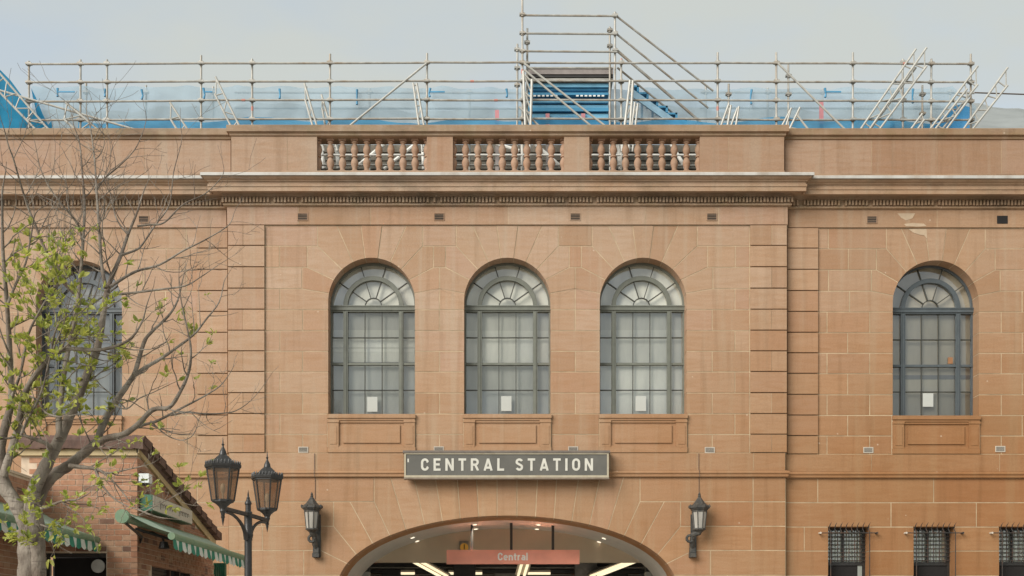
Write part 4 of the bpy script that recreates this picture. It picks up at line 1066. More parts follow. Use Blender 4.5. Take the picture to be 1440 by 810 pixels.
# side window and green shutter
sw_ = MB().box(KX - .16, KX - .14, SWY0, SWY1, .9, SWZ).build('side_window', M_dark, K)
for y in (SWY0 + .03, -5.0, -4.4, SWY1 - .03): MB().box(KX - .14, KX - .06, y - .03, y + .03, .9, SWZ).build('window_frame', plain('brown_frame', (.05, .025, .02), .5), sw_)
for i in range(14): MB().box(KX - .13, KX - .115, SWY0 + .05, -5.04, SWZ - .07 - i * .06, SWZ - .02 - i * .06).build('louvre_slat', M_steel, sw_)
gy_ = -2.05
gs = thing('green_shutter', 'dark green corrugated metal shutter behind the kiosk', 'shutter', (wx(308, gy_), gy_, 0))
xs0, xs1, zs1 = wx(299.5, gy_), wx(317, gy_), wz(791.5, gy_)
MB().box(xs0, xs1, gy_ + .03, gy_ + .1, 0, zs1).build('frame', M_green, gs)
for i in range(6): 
    xx = xs0 + (i + .5) * (xs1 - xs0) / 6; MB().tube([(xx, gy_ + .02, .02), (xx, gy_ + .02, zs1 - .03)], .014, 6).build('rib', M_green, gs)
# fascia, roof
MB().box(KL - .35, KX + .02, KY - .05, KY + .2, KZ + .002, KZ + .10).build('fascia', M_barge, K)
rf = MB().add([(KL - .35, KY - .05, RTOP - .05), (KX + .12, KY - .05, RTOP - .05), (KX + .12, KR + .1, verge_z(KR) + .10), (KL - .35, KR + .1, verge_z(KR) + .10),
               (KL - .35, KY - .05, KZ + .102), (KX + .03, KY - .05, KZ + .102), (KX + .03, KR + .1, verge_z(KR) - .0), (KL - .35, KR + .1, verge_z(KR) - .0)], [(0, 1, 2, 3), (7, 6, 5, 4), (0, 4, 5, 1), (1, 5, 6, 2), (2, 6, 7, 3), (3, 7, 4, 0)]).build('roof', M_tile, K)
x = KL - .35
while x < KX - .05:                                        # ridge caps along the high edge
    x2 = min(x + .36, KX + .09)
    q = MB(); n = 8
    prof_ = [(KY - .11, KZ + .095), (KY - .12, RTOP - .09), (KY - .06, RTOP - .01), (KY + .03, RTOP + .01), (KY + .14, RTOP - .03), (KY + .16, RTOP - .08)]
    a = .012 * random.random(); v = [(x, p[0] - .012, p[1] + .012) for p in prof_] + [(x2 + .03, p[0] - a * .3, p[1] - .004) for p in prof_]
    v += [(x, KY + .16, KZ + .095), (x2 + .03, KY + .16, KZ + .095)]
    m_ = len(prof_); q.add(v, [(i, i + m_, i + 1 + m_, i + 1) for i in range(m_ - 1)] + [list(range(m_)) + [2 * m_], [2 * m_ + 1] + list(range(2 * m_ - 1, m_ - 1, -1)), (0, 2 * m_, 2 * m_ + 1, m_)]); q.build('ridge_tile', M_tile, rf); x = x2
nv = 13
for i in range(nv):                                        # verge tiles stepping down the rake
    y0 = KY - .06 + i * (KR - KY + .15) / nv; y1 = y0 + (KR - KY + .15) / nv + .05
    za, zb_ = verge_z(y0), verge_z(y1); up = .035
    MB().add([(KX - .1, y0, za + .0), (KX + .13, y0, za + .0), (KX + .13, y1, zb_ + up), (KX - .1, y1, zb_ + up),
              (KX - .1, y0, za + .13), (KX + .13, y0, za + .13), (KX + .13, y1, zb_ + .14 + up), (KX - .1, y1, zb_ + .14 + up)],
             [(0, 3, 2, 1), (4, 5, 6, 7), (0, 1, 5, 4), (1, 2, 6, 5), (2, 3, 7, 6), (3, 0, 4, 7)]).build('verge_tile', M_tile, rf)
def slopebar(x0, x1, dz0, dz1, nm, m):
    a, b = KY - .05, KR + .04; v = []
    for x in (x0, x1):
        v += [(x, a, verge_z(a) + dz0), (x, b, verge_z(b) + dz0), (x, b, verge_z(b) + dz1), (x, a, verge_z(a) + dz1)]
    MB().add(v, [(0, 1, 2, 3), (7, 6, 5, 4), (0, 4, 5, 1), (1, 5, 6, 2), (2, 6, 7, 3), (3, 7, 4, 0)]).build(nm, m, K)
slopebar(KX + .0, KX + .035, -.13, -.002, 'bargeboard', M_barge)
# white box on the corner
wb = MB().box(wx(196.5, KY), wx(196.5, KY) + .17, KY + .05, KY + .19, wz(678.5, KY), wz(665.5, KY))
o = thing('alarm_box', 'white plastic box with dark sensor on the kiosk corner', 'alarm box', (KX + .05, KY + .12, wz(678, KY)))
MB().box(KX + .012, KX + .17, KY + .02, KY + .2, wz(678.5, KY), wz(665.5, KY)).build('housing', plain('white_plastic', (.66, .68, .66), .4), o)
MB().box(KX + .05, KX + .14, KY + .05, KY + .15, wz(681.5, KY), wz(678.7, KY)).build('sensor', M_dark, o)
MB().box(KX + .001, KX + .012, KY + .06, KY + .16, wz(675, KY), wz(668, KY)).build('mount', M_mid, o)
# shop sign box on the side wall
sx0, sx1 = KX + .02, KX + .22
yA, yB = -6.98, -4.62
ks = thing('shop_sign', 'white light box shop sign with faint script and green end', 'sign', (KX + .12, (yA + yB) / 2, 3.56))
zA0, zA1 = 3.62, 3.87
bx = MB().box(sx0, sx1 - .012, yA + .02, yB, zA0, zA1).build('case', M_green, ks)
MB().box(sx1 - .0119, sx1, yA + .03, yB - .01, zA0 + .01, zA1 - .01).build('face', plain('sign_face', (.50, .48, .40), .4, var=.06), ks)
for i in range(2): MB().box(KX - .002, sx0, yA + .4 + i * 1.4, yA + .48 + i * 1.4, zA0 + .05, zA1 - .05).build('mount', M_steel, ks)
scr = MB()
for w0, wl in ((yA + .35, .85), (yA + 1.45, .65)):
    pts = []
    for i in range(46):
        t = i / 45; pts.append((sx1 + .003, w0 + wl * t + .025 * math.sin(t * 40), zA0 + .125 + .035 * math.sin(t * 40 + 1.3) + (.04 if i < 7 else 0) * math.sin(i)))
    scr.tube(pts, .006, 4)
scr.build('script', plain('script_brown', (.20, .15, .11), .6), ks)
# awnings
def awning(name, xw, y0, y1, proj, zr, zb_, lab, nstr, wall_back):
    t = thing(name, lab, 'awning', (xw, (y0 + y1) / 2, zr), None)
    MB().tube([(xw + .08, y0, zr), (xw + .08, y1, zr)], .075, 14).tube([(xw + .08, y0 - .03, zr), (xw + .08, y0 + .05, zr)], .105, 14).build('roller', M_awnbar, t, True)
    xo = xw + proj
    f = MB(); nx, ny = 8, 24; v = []
    for j in range(ny + 1):
        for i in range(nx + 1):
            u = i / nx; y = y0 + .05 + (y1 - y0 - .1) * j / ny
            v.append((xw + .08 + (xo - xw - .08) * u, y, zr + .078 + (zb_ + .045 - zr - .078) * u - .035 * math.sin(math.pi * u) * (1 + .3 * math.sin(j))))
    f.add(v, [(j * (nx + 1) + i, j * (nx + 1) + i + 1, (j + 1) * (nx + 1) + i + 1, (j + 1) * (nx + 1) + i) for j in range(ny) for i in range(nx)])
    f.build('canvas', M_awn, t, True)
    MB().tube([(xo, y0, zb_), (xo, y1, zb_)], .055, 14).build('front_bar', M_awnbar, t, True)
    vb = MB(); L_ = (y1 - y0) / nstr
    for i in range(nstr):
        top = []; bot = []
        for q in range(7):
            u = q / 6; y = y0 + (i + u) * L_; ph = (i + u) * math.pi
            wob = .02 * math.sin((i + u) * 2.1)
            top.append((xo + .02, y, zb_ - .03)); bot.append((xo + .035 + wob, y, zb_ - .17 - .035 * abs(math.sin(ph / 1.0))))
        vb.add(top + bot, [(q, q + 1, q + 8, q + 7) for q in range(6)], i % 2)
    vb.build('valance', [M_vg, M_vw], t)
    for yy in (y0 + .9, y1 - .5):
        MB().tube([(xw - .01, yy, zr - .1), (xw + proj * .5, yy + .3, (zr + zb_) / 2 - .08), (xo, yy + .05, zb_)], .022, 6).build('folding_arm', M_iron, t)
    return t
aw = awning('awning', KX + .01, -8.05, -3.05, .80, 3.42, 3.13, 'faded green roller awning with striped valance below the shop sign', 30, None)
# black flood light and bracket below the roller near the corner
fl = thing('flood_light', 'small black flood light hung below the green awning roller', 'lamp', (KX + .3, -6.7, 3.2))
MB().lathe([(.02, .06), (.06, .05), (.09, -.05), (.075, -.06)], (KX + .32, -6.72, 3.10), 10).build('head', M_iron, fl)
MB().tube([(KX - .01, -6.75, 3.30), (KX + .15, -6.75, 3.30), (KX + .30, -6.72, 3.22), (KX + .32, -6.72, 3.14)], .018, 6).build('arm', M_iron, fl)
awning('awning', KL + .01, -11.2, -7.12, .90, 3.47, 3.15, 'faded green roller awning with striped valance behind the tree trunk', 26, None)
MB().tube([(KX + .08, -8.0, 3.36), (KX + .06, -7.0, 3.20), (KX - .01, -6.9, 3.12)], .022, 6).build('roller_brace', M_iron, aw)
# ================================================================== scaffold on the roof
FY, BY = 1.30, 2.45
SC = thing('scaffold', 'galvanised tube scaffold standing along the roof behind the parapet', 'scaffold', (0, 1.8, 11.3))
TR = .0242
def fp(px, py, Y=FY): return at(px, py, Y)
CPL = MB().tube([(0, 0, -.045), (0, 0, .045)], .042, 8).box(-.065, .065, -.05, .05, -.02, .02).mesh('coupler', M_galv)
def stand(px, top, Y=FY, ys=(), m=None, base=11.3, tape=None):
    x = wx(px, Y); zt = wz(top, Y)
    lean = random.uniform(-.012, .012)
    o = MB().tube([(x, Y, base), (x + lean, Y, zt)], TR, 8).build('standard', m or M_galv, SC, True)
    MB().box(x - .08, x + .08, Y - .08, Y + .08, base - .001, base + .012).build('base_plate', M_galv, o)
    for yy in ys: link('coupler', CPL, o, (x + lean * .6, Y - .01, wz(yy, Y)))
    if tape: MB().tube([(x + lean * .6, Y, wz(tape[1], Y)), (x + lean * .6, Y, wz(tape[0], Y))], TR + .003, 8).build('marker_tape', M_tape, o)
    return o
def tubeline(pts, nm='ledger', r=TR, m=None):
    return MB().tube(pts, r, 8).build(nm, m or M_galv, SC, True)
LED = (89, 115, 141.5, 168)
def ly(px, y): return y + 2.3 * ((px - 720) / 700) ** 2 - 1.0      # tubes bow a little along the run
SX = [(41, 86), (113, 84), (151, 84), (283, 78), (355, 83), (464, 76), (600, 75), (1009, 74), (1092, 74), (1199, 74), (1309, 83), (1365, 76)]
for px, tp in SX: stand(px, tp, ys=[ly(px, y) for y in LED] + [218], tape=(150, 156) if px in (355, 1009) else None)
stand(735, -60, ys=[21, 47, 72] + [ly(735, y) for y in LED], tape=(98, 104)); stand(741, 40, FY + .12, ys=(60, 90)); stand(727, 62, FY + .25, ys=(70, 96, 120))
stand(865, 17, FY + .1, ys=(22, 47, 71)); stand(874, 82, FY, ys=(88, 115, 141, 168), tape=(83, 90)); stand(858, 38, FY + .35, ys=(43, 65))
for y in LED:
    xs = [41] + [a for a, b in SX[1:]]
    seg = [41, 283, 600, 735, 1009, 1199, 1367]
    for i, (a, b) in enumerate(zip(seg[:-1], seg[1:])):
        off = .026 * (i % 2)
        yj = random.uniform(-.6, .6)
        o = tubeline([fp(a - 3, ly(a, y) + yj, FY - .05 - off), fp((a + b) / 2, ly((a + b) / 2, y) + .4 + yj, FY - .05 - off), fp(b + 3, ly(b, y) + yj, FY - .05 - off)])
        if random.random() < .3:
            q = random.uniform(a + 20, b - 20); c = fp(q, ly(q, y) + yj + .2, FY - .05 - off); MB().tube([c - Vector((.04, 0, 0)), c + Vector((.04, 0, 0))], TR + .004, 8).build('marker_tape', M_tape, o)
tubeline([fp(440, 218), fp(1000, 218)], m=M_pale); tubeline([fp(440, 232), fp(1000, 233)], m=M_galvp)
# stair tower guard rails
for y in (21.5, 47, 72): tubeline([fp(733, y), fp(868, y + 1, FY + .05)], 'guard_rail')
for a, b in (((866, 22), (1003, 128)), ((866, 47), (996, 152)), ((866, 69), (985, 171)), ((868, 72), (992, 178)), ((868, 95), (945, 158))):
    tubeline([fp(*a, FY + .1), fp(*b, FY + .7)], 'stair_rail')
for a, b in (((737, 89), (856, 181)), ((737, 98), (838, 183)), ((488, 180), (600, 89)), ((1094, 89), (1190, 184)), ((-4, 126), (196, 184)), ((730, 150), (765, 184))):
    d = tubeline([fp(*a, FY - .1), fp(*b, FY - .1)], 'brace', m=M_galvp)
# braces glimpsed behind the balusters
for a, b in (((500, 236), (548, 196)), ((540, 238), (590, 198)), ((450, 196), (456, 237)), ((472, 196), (476, 237)), ((594, 196), (596, 238)), ((676, 196), (730, 212)), ((745, 196), (788, 234)), ((868, 196), (872, 238)), ((940, 196), (965, 238)), ((735, 190), (735, 240))):
    tubeline([fp(*a, FY + .2), fp(*b, FY + .2)], 'brace', m=M_pale, r=.042)
# lattice (ladder) beams poking above the coping
def ladder(c1, c2, nb, Y=FY - .12, r=.024):
    a1, a2 = fp(*c1[0], Y), fp(*c1[1], Y); b1, b2 = fp(*c2[0], Y), fp(*c2[1], Y)
    ext = .5
    a2 = a2 + (a2 - a1).normalized() * ext; b2 = b2 + (b2 - b1).normalized() * ext
    o = MB().tube([a1, a2], r, 8).build('ladder_beam', M_galvp, SC, True)
    MB().tube([b1, b2], r, 8).build('chord', M_galvp, o, True)
    for i in range(nb):
        t = i / max(1, nb - 1) * .9 + .03; t2 = t + (.9 / max(1, nb - 1)) * .5
        p = a1.lerp(a2, t); MB().tube([p, b1.lerp(b2, t)], r * .65, 6).build('rung', M_galvp, o)
        if i < nb - 1: MB().tube([a1.lerp(a2, t2 + .05), b1.lerp(b2, t)], r * .6, 6).build('diagonal', M_galvp, o)
ladder(((-12, 90), (70, 184)), ((-12, 118), (52, 184)), 6)
ladder(((92, 144), (140, 184)), ((89, 167), (108, 184)), 3, FY - .2)
ladder(((239, 144), (265, 184)), ((239, 166), (250, 184)), 3)
ladder(((303, 108), (338, 180)), ((302, 132), (326, 180)), 4)
ladder(((428, 117), (447, 182)), ((429, 139), (441, 182)), 4); ladder(((452, 133), (466, 182)), ((453, 152), (458, 182)), 3, FY + .05)
ladder(((581, 117), (590, 182)), ((586, 117), (597, 182)), 4)
ladder(((748, 112), (746, 182)), ((736, 100), (739, 182)), 5, FY - .2, .03)
ladder(((886, 113), (878, 182)), ((890, 114), (886, 182)), 4, FY - .2, .03); ladder(((893, 144), (888, 182)), ((897, 146), (893, 182)), 3, FY - .2)
ladder(((1288, 69), (1210, 182)), ((1288, 95), (1223, 183)), 6); ladder(((1303, 67), (1222, 183)), ((1303, 93), (1236, 183)), 6, FY - .2)
ladder(((1375, 93), (1307, 183)), ((1375, 119), (1324, 183)), 6); ladder(((1360, 125), (1314, 183)), ((1362, 140), (1330, 183)), 4, FY - .2)
ladder(((1417, 95), (1354, 183)), ((1417, 120), (1366, 184)), 6)
ladder(((1025, 146), (1012, 182)), ((1028, 148), (1022, 182)), 3); ladder(((1039, 150), (1034, 182)), ((1037, 152), (1026, 182)), 3)
ladder(((1113, 152), (1097, 182)), ((1112, 154), (1104, 182)), 3); ladder(((1125, 151), (1110, 182)), ((1121, 162), (1138, 184)), 3, FY - .2); ladder(((1297, 160), (1280, 183)), ((1300, 168), (1289, 184)), 3, FY - .25)
for px, tp, tpz in ((1024, 118, (133,)), (1109, 91, (107, 133)), (1270, 83, (88, 115, 141, 168)), (1297, 120, (133, 160))): stand(px, tp, FY + .2, ys=tpz)
# back row with pink-sprayed standards
for px, tp in ((121, 116), (205, 120), (300, 122), (430, 122), (520, 124), (660, 126), (993, 120), (1080, 124), (1157, 126), (1255, 128), (1336, 126)):
    stand(px, tp, BY, ys=(130,))
for a, b in ((330, 735), (985, 1370)): tubeline([fp(a, 130, BY), fp(b, 131, BY)]); tubeline([fp(a, 152, BY), fp(b, 153, BY)])
for px, t0 in ((699, 155), (770, 160), (820, 160), (1155, 142), (1255, 172)):
    Y = FY + .5; x = wx(px, Y); o = MB().box(x - .045, x + .045, Y - .02, Y + .02, wz(188, Y), wz(t0, Y)).box(x - .04, x + .04, Y - .018, Y + .018, 11.3, wz(188, Y), 1).build('sprayed_post', [M_pink, M_deck], SC)
# stair flight and deck seen from below
DKY = FY + .45
for i, (y0, y1, m) in enumerate([(97, 99, M_galv), (99, 106.5, M_deck), (107.5, 110, M_steel), (111, 114.5, M_galv)]):
    MB().box(wx(741, DKY), wx(862, DKY), DKY - .1 + i * .02, DKY + .5, wz(y1, DKY), wz(y0, DKY)).build('deck_plank', m, SC)
for i, (y0, y1, m) in enumerate([(116, 121, M_bluep), (121, 124, M_blued), (124, 128, M_bluep), (129, 132, M_blued), (136.5, 141, M_bluep), (143, 150, M_bluep), (150, 155, M_blued), (157, 165, M_bluep), (167, 182, M_blued)]):
    MB().box(wx(742, DKY), wx(856, DKY), DKY + .05 + (i % 3) * .06, DKY + .3 + (i % 3) * .05, wz(y1, DKY), wz(y0, DKY)).build('stair_tread', m, SC)
sl = MB()
for rr in (133,):
    for i in range(7):
        for base in (746, 812): 
            x = wx(base + i * 6, DKY); MB().box(x - .03, x + .03, DKY + .02, DKY + .04, wz(rr + 2, DKY), wz(rr, DKY)).build('slot', M_white, SC)
MB().box(wx(760, DKY), wx(818, DKY), DKY + .1, DKY + .14, wz(94.5, DKY), wz(89.5, DKY)).build('banner', plain('banner_white', (.62, .63, .66), .5), SC) if False else None
def lin(a, b, w_, Y0, Y1, nm, m):
    p, q = fp(*a, Y0), fp(*b, Y1); up = Vector((0, 0, w_)); dx = Vector((0, .05, 0))
    MB().add([p - up, q - up, q + up, p + up, p - up + dx, q - up + dx, q + up + dx, p + up + dx], [(0, 1, 2, 3), (7, 6, 5, 4), (0, 4, 5, 1), (1, 5, 6, 2), (2, 6, 7, 3), (3, 7, 4, 0)]).build(nm, m, SC)
M_stringer = plain('stringer_pale_blue', (.26, .42, .53), .5)
lin((886, 128), (965, 184), .09, FY + .5, FY + .5, 'stringer', M_stringer)
for i in range(7):
    px, py = 884 + i * 13.5, 121 + i * 9.6
    MB().box(wx(px, FY + .6), wx(px + 14, FY + .6), FY + .56, FY + 1.0, wz(py + 2.5, FY + .6), wz(py, FY + .6)).box(wx(px + 11.5, FY + .6), wx(px + 14.5, FY + .6), FY + .56, FY + .9, wz(py + 9, FY + .6), wz(py, FY + .6)).build('stair_tread', M_blued, SC)
for i in range(4): MB().box(wx(886 + i * 15, FY + 1.1), wx(889 + i * 15, FY + 1.1), FY + 1.05, FY + 1.1, wz(184, FY + 1.1), wz(126 + i * 11, FY + 1.1)).build('stair_post', M_bluep, SC)
# sheeting
def sheet(name, top, bot, Y, m, lab, cat, amp=.06, n=120, rows=8, seed=0, kind=None):
    rg = random.Random(seed); mb = MB(); v = []
    def itp(l, x):
        for (a, ya), (b, yb) in zip(l[:-1], l[1:]):
            if a <= x <= b: return ya + (yb - ya) * (x - a) / (b - a)
        return l[-1][1] if x > l[-1][0] else l[0][1]
    x0, x1 = top[0][0], top[-1][0]; ph = [rg.uniform(0, 6) for _ in range(6)]
    for j in range(rows + 1):
        for i in range(n + 1):
            px = x0 + (x1 - x0) * i / n; t = j / rows
            yy = Y + amp * (math.sin(px * .045 + ph[0] + t) + .6 * math.sin(px * .11 + ph[1] + t * 3) + .16 * math.sin(px * .27 + ph[3] + 2.2 * t) + .5 * math.sin(px * .023 + t * 5 + ph[2])) * (.4 + .6 * t)
            py = itp(top, px) * (1 - t) + itp(bot, px) * t
            p = at(px, py, Y); v.append((p.x, yy, p.z))
    mb.add(v, [(j * (n + 1) + i, j * (n + 1) + i + 1, (j + 1) * (n + 1) + i + 1, (j + 1) * (n + 1) + i) for j in range(rows) for i in range(n)])
    o = mb.build(name, m, None, True); tag(o, lab, cat); return o
rg = random.Random(3); tp = []
x = 45.0
while x < 1372:
    ph = (x - 45) / 72 % 1; tp.append((x, 121.5 + 3.2 * math.sin(math.pi * ph) + rg.uniform(-.8, .8) - 1.5 * math.sin(x / 210))); x += 9
tp[-1] = (1372, 150); tp[-2] = (1360, 141); tp[-3] = (1348, 132)
net = sheet('debris_netting', tp, [(45, 189), (1372, 189)], 2.15, M_net, 'pale translucent blue sheeting hung along the scaffold', 'sheeting', .055, 240, 12, 1)
for i, px in enumerate((81, 148, 199, 286, 393, 502, 605, 712, 1057, 1160, 1284)):
    p = at(px, 127 + i % 3, 2.02); q_ = rg.uniform(.1, .32); l_ = rg.uniform(-.04, .04); tie = MB().tube([p + Vector((0, 0, .05)), p + Vector((l_, .01, -q_ * .5)), p + Vector((l_ * .3, 0, -q_))], [.03, .018, .028], 5)
    if i % 3 == 0: tie.box(p.x, p.x + rg.uniform(.15, .5), p.y - .008, p.y + .008, p.z - .05, p.z - .02)
    tie.build('tie', M_blued, net)
low_t = [(110, 171)] + [(110 + 30 * i, 169 + 4 * math.sin(i * 1.3) + 2 * math.sin(i * .5)) for i in range(1, 42)]
sheet('wrap_sheet', low_t, [(110, 189), (1340, 189)], 1.75, M_tarplow, 'strip of blue plastic wrap low behind the coping and scaffold', 'sheeting', .05, 200, 6, 5)
tt = [(-60, 60), (0, 98), (14, 112), (30, 134), (44, 152), (58, 168), (70, 186)]
sheet('blue_tarpaulin', tt, [(-60, 189), (70, 189)], 1.55, M_tarp, 'large bright blue tarpaulin draped behind the lattice beam above the tree', 'tarpaulin', .10, 40, 10, 2)
sheet('tarpaulin_fold', [(44, 124), (52, 140), (60, 160), (68, 176), (74, 168)], [(44, 126), (52, 160), (60, 186), (68, 200), (74, 186)], 1.95, M_tarp, 'narrow hanging strip of bright blue tarpaulin beside the end standard', 'tarpaulin', .04, 20, 5, 4)
sheet('end_wrap', [(1300, 178), (1322, 168), (1340, 150), (1352, 146), (1366, 150)], [(1300, 189), (1366, 189)], 1.9, plain('blue_wrap_end', (.05, .25, .48), .5), 'small saturated blue plastic wrap beside the grey roof tarpaulin', 'sheeting', .05, 20, 6, 9)
# roof covered in grey sheeting, sloping up behind the netting
def roofsheet():
    mb = MB(); v = []; n, r_ = 90, 10
    for j in range(r_ + 1):
        for i in range(n + 1):
            t = j / r_; X = -15.5 + 31 * i / n; Y = 3.2 + 4.0 * t; Z = 13.5 + (wz(151, 7.2) - 13.5) * t
            Z += .05 * math.sin(X * 2.3 + t * 4) + .04 * math.sin(X * 5.1 - t * 6) + .08 * math.sin(X * .7) * t
            v.append((X, Y, Z))
    mb.add(v, [(j * (n + 1) + i, j * (n + 1) + i + 1, (j + 1) * (n + 1) + i + 1, (j + 1) * (n + 1) + i) for j in range(r_) for i in range(n)])
    o = mb.build('roof_sheeting', M_greytarp, None, True); tag(o, 'wrinkled grey tarpaulin covering the sloping roof behind the scaffold', 'tarpaulin')
roofsheet()
MB().tube([at(1360, 130, 2.5), at(1480, 134, 2.5)], .015, 6).build('stay_rope', M_cable, SC)

# ================================================================== street tree
TY = -11.0
T = thing('street_tree', 'grey barked street tree with bare twigs and sparse fresh green leaves', 'tree', (wx(45, TY), TY, 0))
rt = random.Random(11)
BR = []
def limb(pts, r0, r1, y0=0.0, y1=0.0, tw=1.0, leaf=None):
    """pts in px, r in px, y offsets from the trunk in metres; returns world polyline"""
    n = len(pts); P = []
    ph = rt.uniform(0, 6)
    L_ = [0]
    for a, b in zip(pts[:-1], pts[1:]): L_.append(L_[-1] + math.hypot(b[0] - a[0], b[1] - a[1]))
    for i, (px, py) in enumerate(pts):
        t = L_[i] / L_[-1]; Y = TY + y0 + (y1 - y0) * t + .10 * math.sin(ph + t * 5) * (t * (1.2 - t) * 2)
        P.append(at(px, py, Y))
    # Catmull-Rom refine
    Q = []; n = len(P)
    for i in range(n - 1):
        p0, p1, p2, p3 = P[max(i - 1, 0)], P[i], P[i + 1], P[min(i + 2, n - 1)]
        for k in range(4):
            t = k / 4; Q.append(.5 * ((2 * p1) + (p2 - p0) * t + (2 * p0 - 5 * p1 + 4 * p2 - p3) * t * t + (3 * p1 - p0 - 3 * p2 + p3) * t ** 3))
    Q.append(P[-1]); m = len(Q); s = S(TY)
    rad = [.9 * (r0 + (r1 - r0) * (i / (m - 1)) ** .85) / s * (1 + .06 * math.sin(i * 1.9 + ph)) for i in range(m)]
    BR.append((Q, rad, tw, leaf)); return Q
G0 = wz(0)
limb([(47, 1040), (46, 960), (45, 880), (43, 815), (42, 775), (40, 745)], 23, 17, tw=0)
limb([(46, 1020), (50, 900), (54, 815), (53, 770), (51, 735), (48, 715)], 10, 12, -.05, -.10, tw=0)
limb([(40, 757), (36, 735), (24, 712), (12, 692), (4, 672), (1, 645), (2, 622), (10, 590), (16, 560), (14, 500), (10, 430), (4, 350), (3, 270)], 14, 1.5, 0, -.5)
limb([(20, 700), (4, 690), (-14, 660), (-30, 610), (-40, 540)], 9, 3, 0, .6)
limb([(5, 668), (14, 640), (26, 600), (34, 556), (55, 521), (87, 492), (141, 492), (180, 479), (199, 454), (206, 430)], 7, .8, -.2, -1.0)
limb([(46, 742), (44, 712), (50, 683), (64, 656), (77, 630), (89, 607), (98, 585), (109, 560), (125, 521), (137, 490), (145, 444), (149, 415), (157, 390), (170, 359), (180, 330), (193, 298), (200, 275)], 12.5, 1.1, -.1, .7)
limb([(84, 617), (83, 590), (88, 540), (98, 480), (106, 444), (112, 401), (117, 337), (119, 288), (116, 247), (112, 202), (104, 178)], 5.5, .8, 0, .9)
limb([(149, 405), (143, 372), (139, 314), (136, 272), (133, 224), (127, 179), (122, 160)], 3.2, .7, .35, .9)
limb([(180, 330), (166, 312), (158, 288), (152, 255)], 1.8, .6, .5, .8)
limb([(50, 708), (64, 680), (80, 665), (95, 656), (110, 644), (129, 628), (138, 618), (143, 601), (160, 569), (180, 540), (190, 523), (202, 483), (212, 468), (237, 444), (250, 422), (257, 393)], 11, .9, .1, 1.2)
limb([(188, 528), (206, 516), (225, 505), (244, 492), (273, 470), (289, 450), (308, 425), (315, 396)], 3.8, .7, .6, 1.3)
limb([(112, 641), (128, 630), (148, 617), (173, 611), (193, 598), (215, 576), (238, 573), (254, 550), (266, 521), (268, 486), (257, 435), (252, 405)], 7, .7, .1, -.6)
limb([(180, 606), (200, 598), (221, 592), (257, 573), (282, 560), (308, 544), (322, 527)], 3.2, .6, .1, .6)
limb([(240, 584), (262, 580), (290, 582), (315, 581), (333, 577), (353, 563), (370, 543)], 1.8, .5, .2, .9)
limb([(212, 592), (222, 602), (238, 614), (257, 619), (272, 611), (279, 592)], 1.5, .5, 0, -.3)
limb([(98, 655), (116, 657), (133, 659), (148, 665), (163, 664), (180, 660), (203, 655)], 4, .6, 0, -.5, leaf=.9)
limb([(134, 660), (138, 670), (145, 684), (160, 701), (178, 711), (200, 719), (222, 727)], 2.2, .6, -.2, -.8, leaf=.6)
limb([(140, 661), (155, 673), (170, 689), (184, 707), (205, 722)], 1.9, .5, -.2, -.5, leaf=.4)
limb([(196, 724), (225, 708), (245, 698), (262, 689)], 1.1, .4, -.6, -.9, leaf=.6)
limb([(52, 722), (60, 714), (67, 713), (86, 705), (110, 702), (126, 693)], 4, .6, -.1, -.8, leaf=1.0)
limb([(86, 705), (100, 716), (112, 724), (122, 738)], 1.5, .5, -.3, -.9, leaf=1.0)
limb([(58, 738), (66, 741), (76, 745)], 1.6, .5, -.2, -.6, leaf=1.0)
limb([(73, 634), (68, 626), (59, 621), (44, 616), (30, 612), (14, 616)], 4, 2, -.1, -.5)
limb([(30, 612), (38, 592), (50, 570), (62, 540), (70, 505), (88, 460), (96, 430)], 2.5, .7, -.5, -1.0)
limb([(154, 404), (172, 392), (193, 381), (225, 372), (257, 353), (289, 337), (321, 317), (329, 300)], 3, .5, .4, 1.0)
limb([(150, 414), (175, 413), (225, 407), (260, 402), (280, 391), (308, 372)], 2.6, .5, .4, .2)
limb([(170, 359), (190, 352), (200, 344), (218, 317), (238, 288), (244, 243), (254, 205), (256, 190)], 2.2, .5, .6, 1.1)
limb([(193, 318), (210, 316), (231, 313), (257, 288), (289, 272), (311, 250), (315, 238)], 2.0, .5, .6, 1.1)
limb([(136, 266), (150, 248), (167, 234), (189, 211), (200, 188), (206, 168)], 1.8, .5, .7, 1.2)
limb([(6, 182), (12, 205), (19, 224), (32, 269), (42, 298), (58, 337), (74, 378), (92, 400), (108, 415)][::-1], 3.4, .7, .6, -.3)
limb([(50, 205), (54, 225), (58, 240), (71, 266), (93, 295), (109, 314), (116, 340)][::-1], 2.0, .5, .6, .2)
limb([(10, 430), (22, 400), (36, 370), (44, 330), (50, 300), (66, 288)], 2.4, .5, -.4, -.9)
limb([(16, 560), (30, 520), (40, 470), (60, 430), (80, 395), (86, 360), (94, 330)], 2.6, .6, -.4, -.8)
limb([(14, 500), (2, 470), (-10, 430)], 2, .7, -.4, -.8); limb([(55, 521), (70, 500), (80, 460), (100, 440), (120, 410)], 2, .5, -.6, -1.1)
limb([(87, 492), (110, 470), (125, 450), (146, 436)], 1.6, .5, -.7, -1.2); limb([(34, 556), (52, 562), (64, 580), (84, 586), (102, 584)], 2, .8, -.5, -.9)
limb([(160, 569), (178, 575), (196, 560), (215, 552), (240, 540)], 1.5, .5, .4, .1); limb([(125, 521), (140, 540), (158, 556), (176, 574)][::-1], 1.4, .5, .4, .0)
limb([(212, 576), (206, 600), (200, 625)][::-1], .8, .8, 0, 0) if False else None
wood = MB(); leafpts = []
